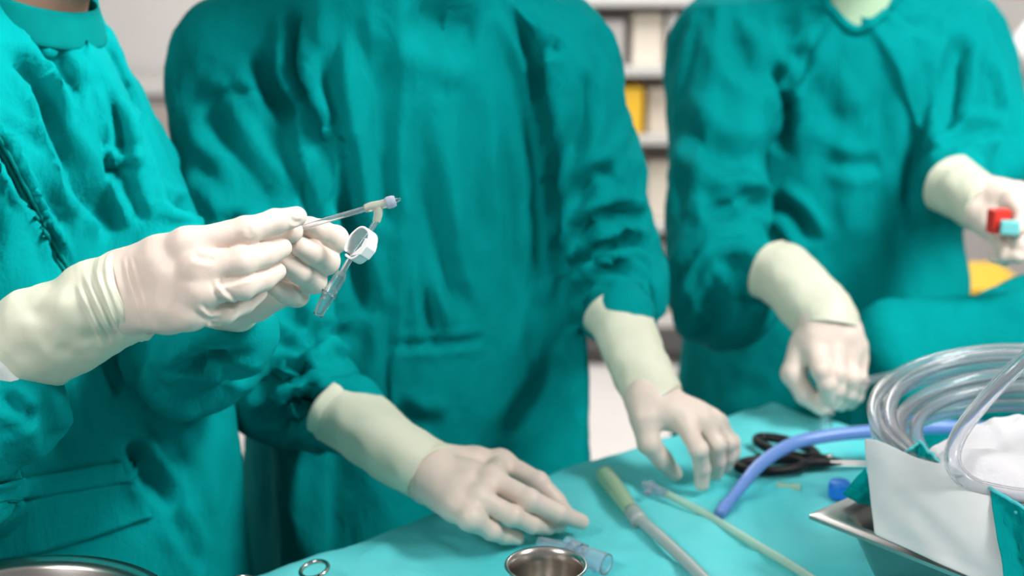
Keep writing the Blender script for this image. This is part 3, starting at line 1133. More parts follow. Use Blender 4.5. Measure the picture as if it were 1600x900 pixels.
def gown_patch(name, key, corners, nu, nv, lift, mat, parent, bow=0.0):
    """a flat piece sewn on a gown: corners on the photograph (top left, top right, bottom right, bottom left)"""
    a, b, c, d = [Vector((*q, 0)) for q in corners]
    V = []
    for i in range(nv):
        for j in range(nu):
            u, v = j / (nu - 1), i / (nv - 1)
            q = a.lerp(b, u).lerp(d.lerp(c, u), v)
            q.y += bow * math.sin(math.pi * u) * v
            e = on_gown(key, [(q.x, q.y)], lift)
            V.append(e[0] if e else (V[-1] if V else Vector((0, 0, 0))))
    for k in range(2):
        V2 = list(V)
        for i in range(1, nv - 1):
            for j in range(1, nu - 1):
                V2[i * nu + j] = (V[i * nu + j] * 2 + V[i * nu + j - 1] + V[i * nu + j + 1] + V[(i - 1) * nu + j] + V[(i + 1) * nu + j]) / 6
        V = V2
    o = link(name, mesh_py(V, grid_faces(nv, nu)), mat, parent)
    s = o.modifiers.new('thickness', 'SOLIDIFY')
    s.thickness = 0.003
    s.offset = 0
    return o


gown_patch('belt', 'near', [(-60, 762), (213, 716), (208, 750), (-60, 797)], 26, 6, 0.004, M['gown'], ng)
gown_patch('pocket', 'near', [(-60, 797), (208, 750), (238, 806), (-60, 885)], 26, 12, 0.003, M['gown'], ng, 10)

q = on_gown('far', [(v.x, v.y) for v in spline([Vector((1277, -20, 0)), Vector((1298, 15, 0)), Vector((1339, 47, 0)), Vector((1388, 15, 0)), Vector((1412, -20, 0))], 24)], 0.003)
if len(q) > 5:
    tube('neck_binding', q, [0.007] * len(q), M['gown'], PERSON['far'][1], n=60, seg=10)

# ------------------------------------------------------------------ the instrument table and its drape
TZ = 0.90
TO = Vector((0.36, 1.85, 0))
TU = Vector((math.cos(math.radians(40)), math.sin(math.radians(40)), 0))
TV = Vector((TU.y, -TU.x, 0))
TL, TW = 1.36, 0.76


def table(u, v, z=TZ):
    """point on the instrument table: u along the far edge from its right corner, v towards the camera"""
    p = TO + TU * u + TV * v
    return Vector((p.x, p.y, z))


tb = empty('instrument_table', table(-TL / 2, TW / 2, 0), 'steel instrument table under the bright green drape', 'table')
rzt = math.radians(40)
box('tabletop', table(-TL / 2, TW / 2, TZ - 0.022), (TL - 0.03, TW - 0.03, 0.03), M['steel'], tb, rzt, 0.006)
box('shelf', table(-TL / 2, TW / 2, 0.25), (TL - 0.16, TW - 0.14, 0.02), M['steel'], tb, rzt, 0.004)
for u in (-TL + 0.07, -0.07):
    for v in (0.07, TW - 0.07):
        lg = tube('leg', [table(u, v, 0.06), table(u, v, TZ - 0.03)], 0.014, M['steel'], tb, n=2)
        lathe('caster', [(0.001, -0.012), (0.026, -0.012), (0.03, -0.006), (0.03, 0.006), (0.026, 0.012), (0.001, 0.012)],
              M['dark_grey'], lg, table(u, v, 0.031), axis=tuple(TU), seg=24)


def drape_height(x, y):
    q = np.array([[a, b, 0.3] for a, b in zip(x, y)])
    h = 0.0045 * vnoise(q, 9, 1) + 0.0028 * vnoise(q * np.array([1.6, 1, 1]), 21, 2) + 0.0011 * vnoise(q, 48, 3)
    return h


def drape_line(h, x, y, pts, wd, dp):
    P = [H(a, b, TZ) for a, b in pts]
    P = spline(P, 20) if len(P) > 2 else [P[0].lerp(P[1], i / 19) for i in range(20)]
    best = np.full(len(x), 9.0)
    bt = np.zeros(len(x))
    for i in range(len(P) - 1):
        ax, ay, bx, by = P[i].x, P[i].y, P[i + 1].x, P[i + 1].y
        t = np.clip(((x - ax) * (bx - ax) + (y - ay) * (by - ay)) / max((bx - ax) ** 2 + (by - ay) ** 2, 1e-9), 0, 1)
        d = np.hypot(x - ax - t * (bx - ax), y - ay - t * (by - ay))
        k = d < best
        best = np.where(k, d, best)
        bt = np.where(k, (i + t) / (len(P) - 1), bt)
    env = np.clip(np.minimum(bt, 1 - bt) * 4, 0, 1)
    return h + env * dp * np.exp(-(best / wd) ** 2)


def make_drape():
    nu, nv = 260, 190
    skirt = 0.42
    us = np.linspace(-TL - skirt, skirt, nu)
    vs = np.linspace(-skirt, TW + skirt, nv)
    U, Vv = np.meshgrid(us, vs, indexing='ij')
    U, Vv = U.ravel(), Vv.ravel()
    # how far past the table edge, and where the cloth then hangs
    def fold(s, lo, hi, r=0.014):
        c = np.clip(s, lo, hi)
        e = np.abs(s - c)
        sg = np.sign(s - c)
        ang = np.minimum(e / r, np.pi / 2)
        out = c + sg * r * np.sin(ang)
        drop = r * (1 - np.cos(ang)) + np.maximum(e - r * np.pi / 2, 0)
        return out, drop, e
    u2, du, eu = fold(U, -TL, 0.0)
    v2, dv, ev = fold(Vv, 0.0, TW)
    drop = np.maximum(du, dv) + 0.18 * np.minimum(du, dv)
    hang = np.clip(drop / 0.10, 0, 1)
    wav = (np.sin(U * 31 + 1.3 * np.sin(Vv * 9)) * (ev > 0) + np.sin(Vv * 34 + np.sin(U * 8)) * (eu > 0)) * 0.013 * hang
    u2 = u2 + np.sign(U + TL / 2) * (eu > 0) * (wav + 0.02 * hang + 0.012 * hang)
    v2 = v2 + np.sign(Vv - TW / 2) * (ev > 0) * (wav + 0.02 * hang + 0.012 * hang)
    x = TO.x + TU.x * u2 + TV.x * v2
    y = TO.y + TU.y * u2 + TV.y * v2
    h = drape_height(x, y)
    for pts, wd, dp in DRAPE_FOLDS:
        h = drape_line(h, x, y, pts, wd, dp)
    z = TZ - 0.002 + np.maximum(h, -0.004) * (1 - 0.6 * hang) - drop
    F = np.array(grid_faces(nu, nv), dtype=np.int32)[:, ::-1]
    o = link('table_drape', mesh_np(np.stack([x, y, z], 1), F), M['drape'])
    s = o.modifiers.new('thickness', 'SOLIDIFY')
    s.thickness = 0.0015
    s.offset = -1
    return tag(o, 'bright turquoise green cloth drape spread over the instrument table', 'drape')


DRAPE_FOLDS = [
    ([(640, 812), (720, 820), (800, 850), (840, 890)], 0.016, 0.006),
    ([(520, 870), (640, 850), (760, 870)], 0.014, 0.004),
    ([(870, 745), (960, 760), (1060, 800), (1150, 860)], 0.012, 0.005),
    ([(985, 712), (1060, 745), (1150, 790), (1190, 850)], 0.013, 0.006),
    ([(1120, 780), (1170, 830), (1200, 880)], 0.010, 0.006),
    ([(1160, 800), (1240, 770), (1320, 760)], 0.012, 0.005),
    ([(1150, 660), (1230, 655), (1330, 680)], 0.020, 0.008),
    ([(900, 850), (990, 870), (1080, 895)], 0.012, 0.005),
    ([(1050, 850), (1150, 870), (1240, 860)], 0.014, 0.005),
    ([(1010, 800), (1040, 850), (1090, 890)], 0.009, -0.006),
    ([(1130, 770), (1180, 850), (1210, 895)], 0.008, -0.006),
]
make_drape()


# ------------------------------------------------------------------ what lies on the table
def on(px, py, dz=0.0):
    return H(px, py, TZ + dz)


# small gallipot
c = H(853, 886, 0.957)
c.z = TZ + 0.003
gp = lathe('gallipot', [(0.001, 0.0), (0.024, 0.0), (0.027, 0.002), (0.030, 0.012), (0.0345, 0.045), (0.036, 0.052), (0.0385, 0.0545),
                        (0.0395, 0.056), (0.0385, 0.0575), (0.036, 0.0565), (0.0340, 0.052), (0.0325, 0.045), (0.0285, 0.014), (0.025, 0.006),
                        (0.001, 0.005)], M['steel'], None, c, seg=64, cap=False)
tag(gp, 'small round steel gallipot bowl on the drape in front of the hand', 'bowl')

# large basin at the lower left
c = Vector((-0.405, 1.035, TZ + 0.004))
bs = lathe('basin', [(0.001, 0), (0.085, 0), (0.092, 0.004), (0.118, 0.07), (0.124, 0.088), (0.135, 0.0915), (0.137, 0.0935), (0.135, 0.095),
                     (0.124, 0.0925), (0.120, 0.088), (0.112, 0.066), (0.088, 0.008), (0.082, 0.005), (0.001, 0.005)],
           M['steel'], None, c, seg=80, cap=False)
tag(bs, 'large round steel basin at the lower left corner below the pocket', 'basin')


def forceps(name, ring_px, point, label, cat, mat, ring_r=(0.0135, 0.0105), wire=0.0024, gap=0.03, parent_z=0.0):
    """ring handled instrument lying flat: two halves crossing at a screw"""
    c1 = Vector(ring_px)
    tip = Vector(point)
    d = (tip - c1)
    L = d.length
    d.normalize()
    s = Vector((-d.y, d.x, 0))
    root = empty(name, c1.lerp(tip, 0.5), label, cat)
    joint = c1 + d * L * 0.55 + s * gap / 2
    for sg in (0, 1):
        c = c1 + s * gap * sg
        ring = [c + d * math.cos(a) * ring_r[0] + s * math.sin(a) * ring_r[1] + Vector((0, 0, 0.003 * sg)) for a in
                [2 * math.pi * i / 28 for i in range(29)]]
        h = tube('handle', ring, wire, mat, root, n=57, seg=12, closed=True, up=(0, 0, 1))
        k = 1 if sg == 0 else -1
        st = c + d * ring_r[0] + Vector((0, 0, 0.003 * sg))
        tube('blade', [st, st.lerp(joint, 0.5) + s * 0.002 * -k, joint + s * 0.002 * k, joint + d * L * 0.25 + s * 0.004 * k, joint + d * L * 0.44 + s * 0.0015 * k],
             [wire, wire * 1.25, wire * 1.7, wire * 1.2, wire * 0.4], mat if mat is not M['black_plastic'] else M['steel_dark'], h, n=26, seg=10)
    lathe('screw', [(0.0005, 0), (0.003, 0), (0.003, 0.0015), (0.0005, 0.002)], M['steel'], root, joint + Vector((0, 0, wire * 1.6)), seg=16)
    return root


# ring handles of a steel clamp near the table's left edge; both rings show
fc = empty('needle_holder', on(440, 930, 0.01), 'steel ring-handled clamp at the near left edge of the drape', 'clamp')


def ring(parent, c, d, s, a, b, w, mat, name='handle'):
    P = [c + d * math.cos(t) * a + s * math.sin(t) * b for t in [2 * math.pi * i / 30 for i in range(31)]]
    return tube(name, P, w, mat, parent, n=61, seg=12, closed=True, up=(0, 0, 1))


ra, rb = on(491, 890, 0.018), on(388, 908, 0.014)
dv_ = (on(600, 1010) - on(440, 905)).normalized()
sv = Vector((-dv_.y, dv_.x, 0))
for c, k in ((ra, 1), (rb, -1)):
    dd = (dv_ + sv * -0.25 * k).normalized()
    hd_ = ring(fc, c, dd, Vector((-dd.y, dd.x, 0.25 * k)), 0.0155, 0.0135, 0.0022, M['steel'])
    m_ = (ra + rb) / 2 + dv_ * 0.075
    m_.z = TZ + 0.010 + 0.002 * k
    e_ = m_ + dv_ * 0.055 + sv * -0.002 * k
    tube('jaw', [c + dd * 0.0155, c.lerp(m_, 0.6), m_, m_.lerp(e_, 0.5) + sv * -0.003 * k, e_], [0.0022, 0.0028, 0.004, 0.003, 0.0012], M['steel'], hd_, n=24, seg=10)
lathe('screw', [(0.0005, 0), (0.0032, 0), (0.0032, 0.0015), (0.0005, 0.002)], M['steel_dark'], fc, (ra + rb) / 2 + dv_ * 0.075 + Vector((0, 0, -0.002)), seg=16)

# black handled scissors behind the middle person's hand
sc = empty('bandage_scissors', on(1240, 715, 0.01), 'scissors with black plastic handles lying behind the blue tube', 'scissors')
loops = [(on(1228, 699, 0.012), 0.043, 0.020), (on(1205, 727, 0.011), 0.040, 0.019)]
pj = on(1295, 722, 0.012)
tipp = on(1372, 724, 0.008)
for k, (c, a, b) in enumerate(loops):
    d = (pj - c).normalized()
    s = Vector((-d.y, d.x, 0))
    hh = ring(sc, c, d, s, a, b, 0.0062, M['black_plastic'])
    tube('shank', [c + d * a * 0.9, c.lerp(pj, 0.8), pj + (tipp - pj) * 0.25], [0.006, 0.007, 0.0045], M['black_plastic'], hh, n=16, seg=12)
    q = Vector((0, 0, 0.002 * (k * 2 - 1)))
    bl = tube('blade', [pj - (tipp - pj) * 0.1 + q, pj.lerp(tipp, 0.5) + q, tipp + q], [0.0055, 0.005, 0.0018], M['steel_dark'], sc, n=14, seg=10, flat=0.3, up=(0, 0, 1))
lathe('screw', [(0.0005, 0), (0.005, 0), (0.005, 0.002), (0.0005, 0.003)], M['steel'], sc, pj + Vector((0, 0, 0.007)), seg=16)

# pale green funnel on a grey tube
fn_ = empty('suction_tube', on(985, 800, 0.01), 'grey flexible tube with a pale green flared end lying on the drape', 'tube')
p0, p1 = on(945, 742, 0.013), on(993, 806, 0.011)
tube('flared_end', [p0, p0.lerp(p1, 0.5), p1], [0.0115, 0.0105, 0.0078], M['green_yellow'], fn_, n=30, seg=22, wall=0.0022)
tube('collar', [p1.lerp(p0, 0.10), p1.lerp(p0, -0.12)], 0.0096, M['grey_tube'], fn_, n=6, seg=22)
tube('hose', [p1, on(1030, 838, 0.010), on(1075, 880, 0.009), on(1125, 930, 0.009), on(1190, 985, 0.009)], 0.0066, M['grey_tube'], fn_, n=50, seg=16)

# straw coloured thin tube with a clear hub
st = empty('catheter', on(1120, 810, 0.01), 'long thin straw coloured catheter with a clear hub on the drape', 'catheter')
pa, pb = on(1003, 757, 0.010), on(1042, 772, 0.010)
tube('hub', [pa, pa.lerp(pb, 0.3), pa.lerp(pb, 0.6), pb], [0.0035, 0.0075, 0.006, 0.0045], M['clear_soft'], st, n=24, seg=18, wall=0.0014)
for k in (-1, 1):
    w1 = on(1015 + 4 * k, 762 - 9 * k, 0.012)
    tube('wing', [pa.lerp(pb, 0.35), w1], [0.003, 0.0045], M['clear_soft'], st, n=6, seg=12, flat=0.4, up=(0, 0, 1))
tube('hose', [pb, on(1100, 802, 0.006), on(1180, 850, 0.006), on(1262, 900, 0.006), on(1330, 950, 0.006)], 0.0045, M['straw_tube'], st, n=50, seg=14)

# blue tube arching over the drape and on into the coil
bt = empty('blue_suction_tube', on(1180, 745, 0.03), 'curved blue plastic tube arching over the black scissors', 'tube')
bp = [on(1127, 799, 0.008), on(1152, 768, 0.016), on(1190, 724, 0.030), on(1240, 693, 0.040), on(1300, 680, 0.044), on(1365, 674, 0.046),
      on(1440, 668, 0.05), on(1500, 668, 0.05), on(1580, 672, 0.05), on(1680, 690, 0.045)]
tube('hose', bp, [0.0062, 0.0068, 0.0078, 0.0082, 0.0082, 0.0084, 0.0086, 0.0086, 0.0086, 0.0086], M['blue_tube'], bt, n=80, seg=18)
tube('tip', [bp[0] + (bp[0] - bp[1]).normalized() * 0.006, bp[0].lerp(bp[1], 0.25)], [0.0062, 0.0080], M['blue_tube'], bt, n=8, seg=18)

# clear wrapper scrap and clear connector bits behind the gallipot
wr = empty('clear_connector', on(890, 862, 0.008), 'clear plastic connector lying behind the small steel bowl', 'connector')
tube('barrel', [on(842, 849, 0.009), on(892, 860, 0.009)], 0.0075, M['clear_soft'], wr, n=12, seg=20, wall=0.0016)
tube('port', [on(885, 846, 0.012), on(915, 860, 0.010)], 0.0062, M['clear_soft'], wr, n=10, seg=18, wall=0.0014)
tube('flange', [on(893, 862, 0.010), on(903, 866, 0.010)], 0.0125, M['clear_soft'], wr, n=6, seg=24, wall=0.003)
tube('cap', [on(905, 866, 0.010), on(948, 882, 0.009)], [0.0095, 0.0115, 0.0115], M['clear_soft'], wr, n=14, seg=22, wall=0.0018)

# small pale stopper and blue cap
q = on(1232, 762, 0.006)
tag(tube('stopper', [q + TV * -0.011 + TU * -0.008, q, q + TV * 0.011 + TU * 0.008], [0.0055, 0.0048, 0.006], M['green_yellow'], None, n=14, seg=18),
    'small pale greenish stopper on the drape left of the steel tray', 'stopper')
q = on(1311, 775, 0.002)
tag(lathe('bottle_cap', [(0.0005, 0), (0.0125, 0), (0.013, 0.002), (0.0125, 0.016), (0.011, 0.018), (0.0005, 0.018)], M['blue_solid'], None, q, seg=32),
    'bright blue round cap behind the corner of the steel tray', 'cap')

# ------------------------------------------------------------------ steel tray with its wrapped contents
RZ = 0.975
t0 = H(1262, 802, RZ)
tu = (H(1345, 765, RZ) - t0); tu.z = 0
tu = TU.copy()
tv = TV.copy()
TRL, TRW = 0.36, 0.27


def tray_pt(a, b, z):
    p = t0 + tu * a + tv * b
    return Vector((p.x, p.y, z))


def rrect(a0, a1, b0, b1, r, z, n=7):
    out = []
    for cx, cy, s in ((a1 - r, b1 - r, 0), (a0 + r, b1 - r, 1), (a0 + r, b0 + r, 2), (a1 - r, b0 + r, 3)):
        for i in range(n):
            t = (s + i / (n - 1)) * math.pi / 2
            out.append(tray_pt(cx + r * math.cos(t), cy + r * math.sin(t), z))
    return out


def make_tray():
    rows = []
    zb = TZ + 0.004
    for off, r, z in ((0.060, 0.02, zb), (0.045, 0.03, zb), (0.0405, 0.032, zb + 0.004), (0.020, 0.030, RZ - 0.006), (0.0185, 0.029, RZ - 0.002), (0.015, 0.028, RZ),
                      (0.004, 0.006, RZ), (0.0, 0.004, RZ - 0.0015), (0.0, 0.004, RZ - 0.0055), (0.0025, 0.004, RZ - 0.0065), (0.005, 0.005, RZ - 0.004), (0.015, 0.028, RZ - 0.003),
                      (0.0215, 0.030, RZ - 0.007), (0.042, 0.032, zb + 0.005), (0.047, 0.03, zb + 0.0016), (0.060, 0.02, zb + 0.0016)):
        rows.append(rrect(off, TRL - off, off, TRW - off, r, z))
    # inside first, then outside: reorder so that the shell closes
    inner = [rows[0], rows[1], rows[2], rows[3], rows[11], rows[10], rows[9], rows[8], rows[7], rows[6], rows[5], rows[4], rows[12], rows[13], rows[14], rows[15]]
    V = [p for r in inner for p in r]
    k = len(rows[0])
    F = grid_faces(len(inner), k, True)
    F.append(tuple(range(k))[::-1])
    F.append(tuple((len(inner) - 1) * k + j for j in range(k)))
    bm = bmesh.new()
    vs = [bm.verts.new(p) for p in V]
    for f in F:
        bm.faces.new([vs[i] for i in f])
    o = link('steel_tray', bm_mesh(bm), M['steel_dark'], None)
    for p in o.data.polygons:
        p.use_smooth = True
    b = o.modifiers.new('edges', 'EDGE_SPLIT')
    b.split_angle = math.radians(40)
    return tag(o, 'shallow rectangular steel tray with a flat rim at the lower right', 'tray')


make_tray()


def sheet(name, fn, nu, nv, mat, parent=None, thick=0.001, sub=1):
    V = [fn(i / (nu - 1), j / (nv - 1)) for i in range(nu) for j in range(nv)]
    o = link(name, mesh_py(V, grid_faces(nu, nv)), mat, parent)
    s = o.modifiers.new('thickness', 'SOLIDIFY')
    s.thickness = thick
    s.offset = 0
    if sub:
        o.modifiers.new('smooth', 'SUBSURF').render_levels = sub
    return o


# white paper pouch leaning on the front rim: four corners on the photograph, standing in the tray
pc = [[W(1350, 690, 1.425), W(1545, 762, 1.315)], [W(1366, 835, 1.355), W(1590, 935, 1.225)]]


def pouch(u, v):
    # u along the top edge, v downwards
    a = pc[0][0].lerp(pc[0][1], u)
    b = pc[1][0].lerp(pc[1][1], u)
    p = a.lerp(b, v)
    nrm = Vector((-0.62, -0.70, 0.35))
    p += nrm * (0.010 * math.sin(math.pi * u) * math.sin(math.pi * min(v + 0.1, 1)) + 0.0032 * noise.noise(Vector((u * 3, v * 3, 3.0))) +
                0.0009 * noise.noise(Vector((u * 9 + v * 5, v * 6, 7.0))))
    top = 0 * (0.018 * u ** 0.6 * (1 - u) * 2.2 - 0.020 * max(0, 0.16 - abs(u - 0.05)) * 0) * (1 - v) ** 2
    p.z += (0.008 * math.sin(math.pi * u) + 0.004 * math.sin(u * 8 + 1.0)) * (1 - v) ** 3
    return p


tag(sheet('paper_pouch', pouch, 30, 26, M['paper'], None, 0.0012), 'white sterile paper pouch standing over the front rim of the steel tray', 'pouch')


# folded green towel under it
def blob(name, fn, lo, hi, h, mat, parent=None, it=3, nz=None):
    V, F = surface(fn, lo, hi, h)
    V = relax(V, F, it)
    if nz:
        N = normals(V, F)
        V = V + N * nz(V)[:, None]
    return link(name, mesh_np(V, F), mat, parent)


cc = tray_pt(TRL * 0.55, TRW * 0.5, 0.97)


def towel(u, v):
    # a cloth bundle lining the tray: u along the tray, v across
    a, b = 0.055 + u * (TRL - 0.11), 0.05 + v * (TRW - 0.10)
    d = max(abs(u - 0.5), abs(v - 0.5)) * 2
    z = 0.945 + 0.012 * d ** 3 + 0.010 * noise.noise(Vector((u * 6, v * 5, 1.5))) + 0.005 * noise.noise(Vector((u * 15, v * 13, 4.5)))
    return tray_pt(a, b, z)


tw = sheet('towel', towel, 34, 28, M['gown'], None, 0.004)
tag(tw, 'green cotton towel lining the steel tray beneath the gauze', 'towel')


def flap(name, A, B, C, D, parent, bulge=0.012, seed=1.0, rim=True, amp=0.006):
    A, B, C, D = [Vector(q) for q in (A, B, C, D)]
    n = (B - A).cross(C - A).normalized()

    def fn(u, v):
        p = A.lerp(B, u).lerp(D.lerp(C, u), v)
        return p + n * (bulge * math.sin(math.pi * u) * math.sin(math.pi * v) + amp * noise.noise(Vector((u * 5 + seed, v * 5, seed))) +
                        0.4 * amp * noise.noise(Vector((u * 12 + seed, v * 12, seed))))
    o = sheet(name, fn, 16, 16, M['gown'], parent, 0.0018)
    if rim:
        tube('hem', [fn(i / 9, 0) for i in range(10)], 0.0018, M['drape'], o, n=30, seg=8)
    return o


flap('fold', W(1390, 722, 1.40), W(1438, 692, 1.40), W(1500, 775, 1.36), W(1400, 775, 1.36), tw, seed=3.0)
flap('fold', W(1436, 690, 1.40), W(1482, 738, 1.375), W(1500, 785, 1.35), W(1430, 765, 1.36), tw, seed=8.0)
flap('fold', W(1352, 730, 1.43), W(1316, 772, 1.43), W(1340, 786, 1.42), W(1372, 792, 1.42), tw, bulge=0.006, amp=0.003, seed=5.0, rim=False)
flap('fold', W(1545, 762, 1.31), W(1610, 800, 1.27), W(1625, 915, 1.22), W(1572, 925, 1.22), tw, seed=12.0)
flap('fold', W(1572, 792, 1.295), W(1590, 802, 1.28), W(1608, 880, 1.25), W(1568, 862, 1.26), tw, bulge=0.006, seed=15.0)

# white gauze pad heaped in the middle of the coil
gc = W(1588, 738, 1.40)


def gz(P):
    d = ellip(P, gc, (0.09, 0.08, 0.026))
    d = smin(d, ellip(P, W(1630, 705, 1.42), (0.07, 0.05, 0.026)), 0.02)
    d = smin(d, ellip(P, W(1540, 745, 1.37), (0.045, 0.045, 0.022)), 0.015)
    return d


tag(blob('gauze_pad', gz, tuple(gc - Vector((.22, .22, .12))), tuple(gc + Vector((.26, .22, .14))), 0.005, M['gauze'], None, 2,
         lambda V: vnoise(V, 24, 2) * 0.010 + (0.5 - np.abs(vnoise(V, 40, 3))) * 0.006 + vnoise(V, 90, 4) * 0.0015), 'heap of white gauze inside the coil of clear tubing', 'gauze')


# coil of clear tubing
def coil():
    root = empty('coiled_tubing', W(1600, 700, 1.46), 'thick coil of clear silicone tubing standing in the steel tray', 'tubing')
    ctr = W(1602, 676, 1.465)
    ax = Vector((-0.08, -0.13, 1)).normalized()
    X = Vector((1, 0, 0.1)); X = (X - ax * X.dot(ax)).normalized()
    Y = ax.cross(X)
    r0 = random.Random(4)
    spec = [(0.152, 0.022, 0.0), (0.150, 0.004, 0.4), (0.137, 0.024, 0.9), (0.140, -0.012, 1.5), (0.122, 0.012, 2.0), (0.128, -0.026, 2.6), (0.108, -0.004, 0.2), (0.146, -0.030, 1.1)]
    pts = []
    for i, (r, z, ph) in enumerate(spec):
        for k in range(24):
            t = k / 24
            r2, z2, _ = spec[(i + 1) % len(spec)] if i + 1 < len(spec) else spec[i]
            rr = r + (r2 - r) * t ** 3
            zz = z + (z2 - z) * t ** 3
            a = 2 * math.pi * t + 1.2
            w = 0.004 * math.sin(2 * a + ph) + 0.003 * math.sin(3 * a + 2 * ph)
            pts.append(ctr + X * (rr + w) * math.cos(a) + Y * (rr + w) * math.sin(a) * 0.95 + ax * (zz + 0.005 * math.sin(a + ph)))
    tube('hose', pts, 0.0072, M['clear_thick'], root, n=560, seg=14, wall=0.0022)
    return root


coil()
# the tube crossing in front of the coil
cx = tube('suction_hose', [W(1640, 780, 1.30), W(1570, 772, 1.308), W(1516, 756, 1.32), W(1489, 724, 1.325), W(1497, 682, 1.335), W(1535, 630, 1.335), W(1590, 572, 1.33), W(1660, 515, 1.31), W(1740, 478, 1.29), W(1850, 490, 1.28), W(1950, 570, 1.29), W(2010, 700, 1.30), W(2040, 830, 1.31)], 0.0078,
          M['clear_thick'], None, n=100, seg=16, wall=0.0024)
tag(cx, 'clear hose rising across the front of the coil to the right edge', 'hose')

# tube held by the person on the right
ht = tube('extension_line', [W(1296, 648, 1.838), W(1302, 606, 1.845), W(1345, 598, 1.85), W(1400, 586, 1.84), W(1455, 576, 1.80), W(1530, 572, 1.74), W(1620, 590, 1.66), W(1700, 640, 1.58)], 0.0062,
          M['clear_thick'], None, n=60, seg=14, wall=0.002)
tag(ht, 'clear line running from the far fist to the coil', 'tube')
vb = empty('drip_tip', W(1291, 664, 1.84), 'small clear tip hanging below the fist of the person on the right', 'tip')
tube('barrel', [W(1289, 652, 1.842), W(1290, 668, 1.842), W(1291, 690, 1.842)], [0.008, 0.0085, 0.005], M['clear'], vb, n=14, seg=18, wall=0.0015)

# red and teal clip held in the other hand
cl = empty('tube_clip', W(1570, 350, 1.90), 'small red and teal clip held in the raised hand at the right edge', 'clip')
box('jaw', W(1560, 345, 1.902), (0.026, 0.018, 0.032), M['red_plastic'], cl, 0.3, 0.003)
box('lever', W(1578, 355, 1.885), (0.024, 0.016, 0.018), M['teal_plastic'], cl, -0.2, 0.003)

# ------------------------------------------------------------------ the connector held up by the nearest person
cn = empty('y_connector', W(575, 385, 1.235), 'clear branching line with a white clamp held up by the nearest person', 'connector')
D = 1.238
tube('tube', [W(430, 372, 1.232), W(470, 357, 1.234), W(520, 341, 1.240), W(575, 325, D)], 0.0026, M['clear_thick'], cn, n=30, seg=14, wall=0.0008)
by = tube('y_body', [W(570, 326, D), W(580, 323, D), W(596, 319.5, D), W(606, 317, D)], [0.0036, 0.0043, 0.0040, 0.0043], M['cream_plastic'], cn, n=20, seg=18)
tube('branch', [W(592, 320, D), W(591, 334, D), W(588, 347, D)], [0.0036, 0.0040, 0.0034], M['cream_plastic'], by, n=14, seg=16)
vc = tube('valve', [W(603, 318, D), W(606, 317, D), W(613, 315, D), W(618, 313.6, D)], [0.0046, 0.0056, 0.0056, 0.0046], M['lilac_plastic'], cn, n=18, seg=20)
tube('nozzle', [W(617, 314, D), W(620, 313, D), W(626, 311, D)], [0.0022, 0.0020, 0.0011], M['clear'], vc, n=10, seg=12)
tube('drop_tube', [W(588, 345, D), W(575, 366, D), W(560, 387, D), W(545, 408, D), W(531, 432, D)], 0.0025, M['clear_thick'], cn, n=34, seg=14, wall=0.0008)
lu = tube('luer', [W(535, 425, D), W(530, 434, D), W(520, 450, D), W(512, 463, D), W(496, 493, D)], [0.0042, 0.0055, 0.0056, 0.0060, 0.0044], M['clear'], cn, n=26, seg=20, wall=0.0013)
for k in (-1, 1):
    p = W(515, 458, D)
    s = Vector((0.86, 0, 0.5)) * k
    tube('thread', [p + s * 0.0045, p + s * 0.0072], [0.0032, 0.0024], M['clear'], lu, n=6, seg=12)
lathe('ring', [(0.0048, -0.0012), (0.0072, -0.0012), (0.0072, 0.0012), (0.0048, 0.0012), (0.0048, -0.0012)], M['clear'], lu, W(514, 459, D), axis=tuple(W(531, 432, D) - W(496, 493, D)), seg=28, cap=False)


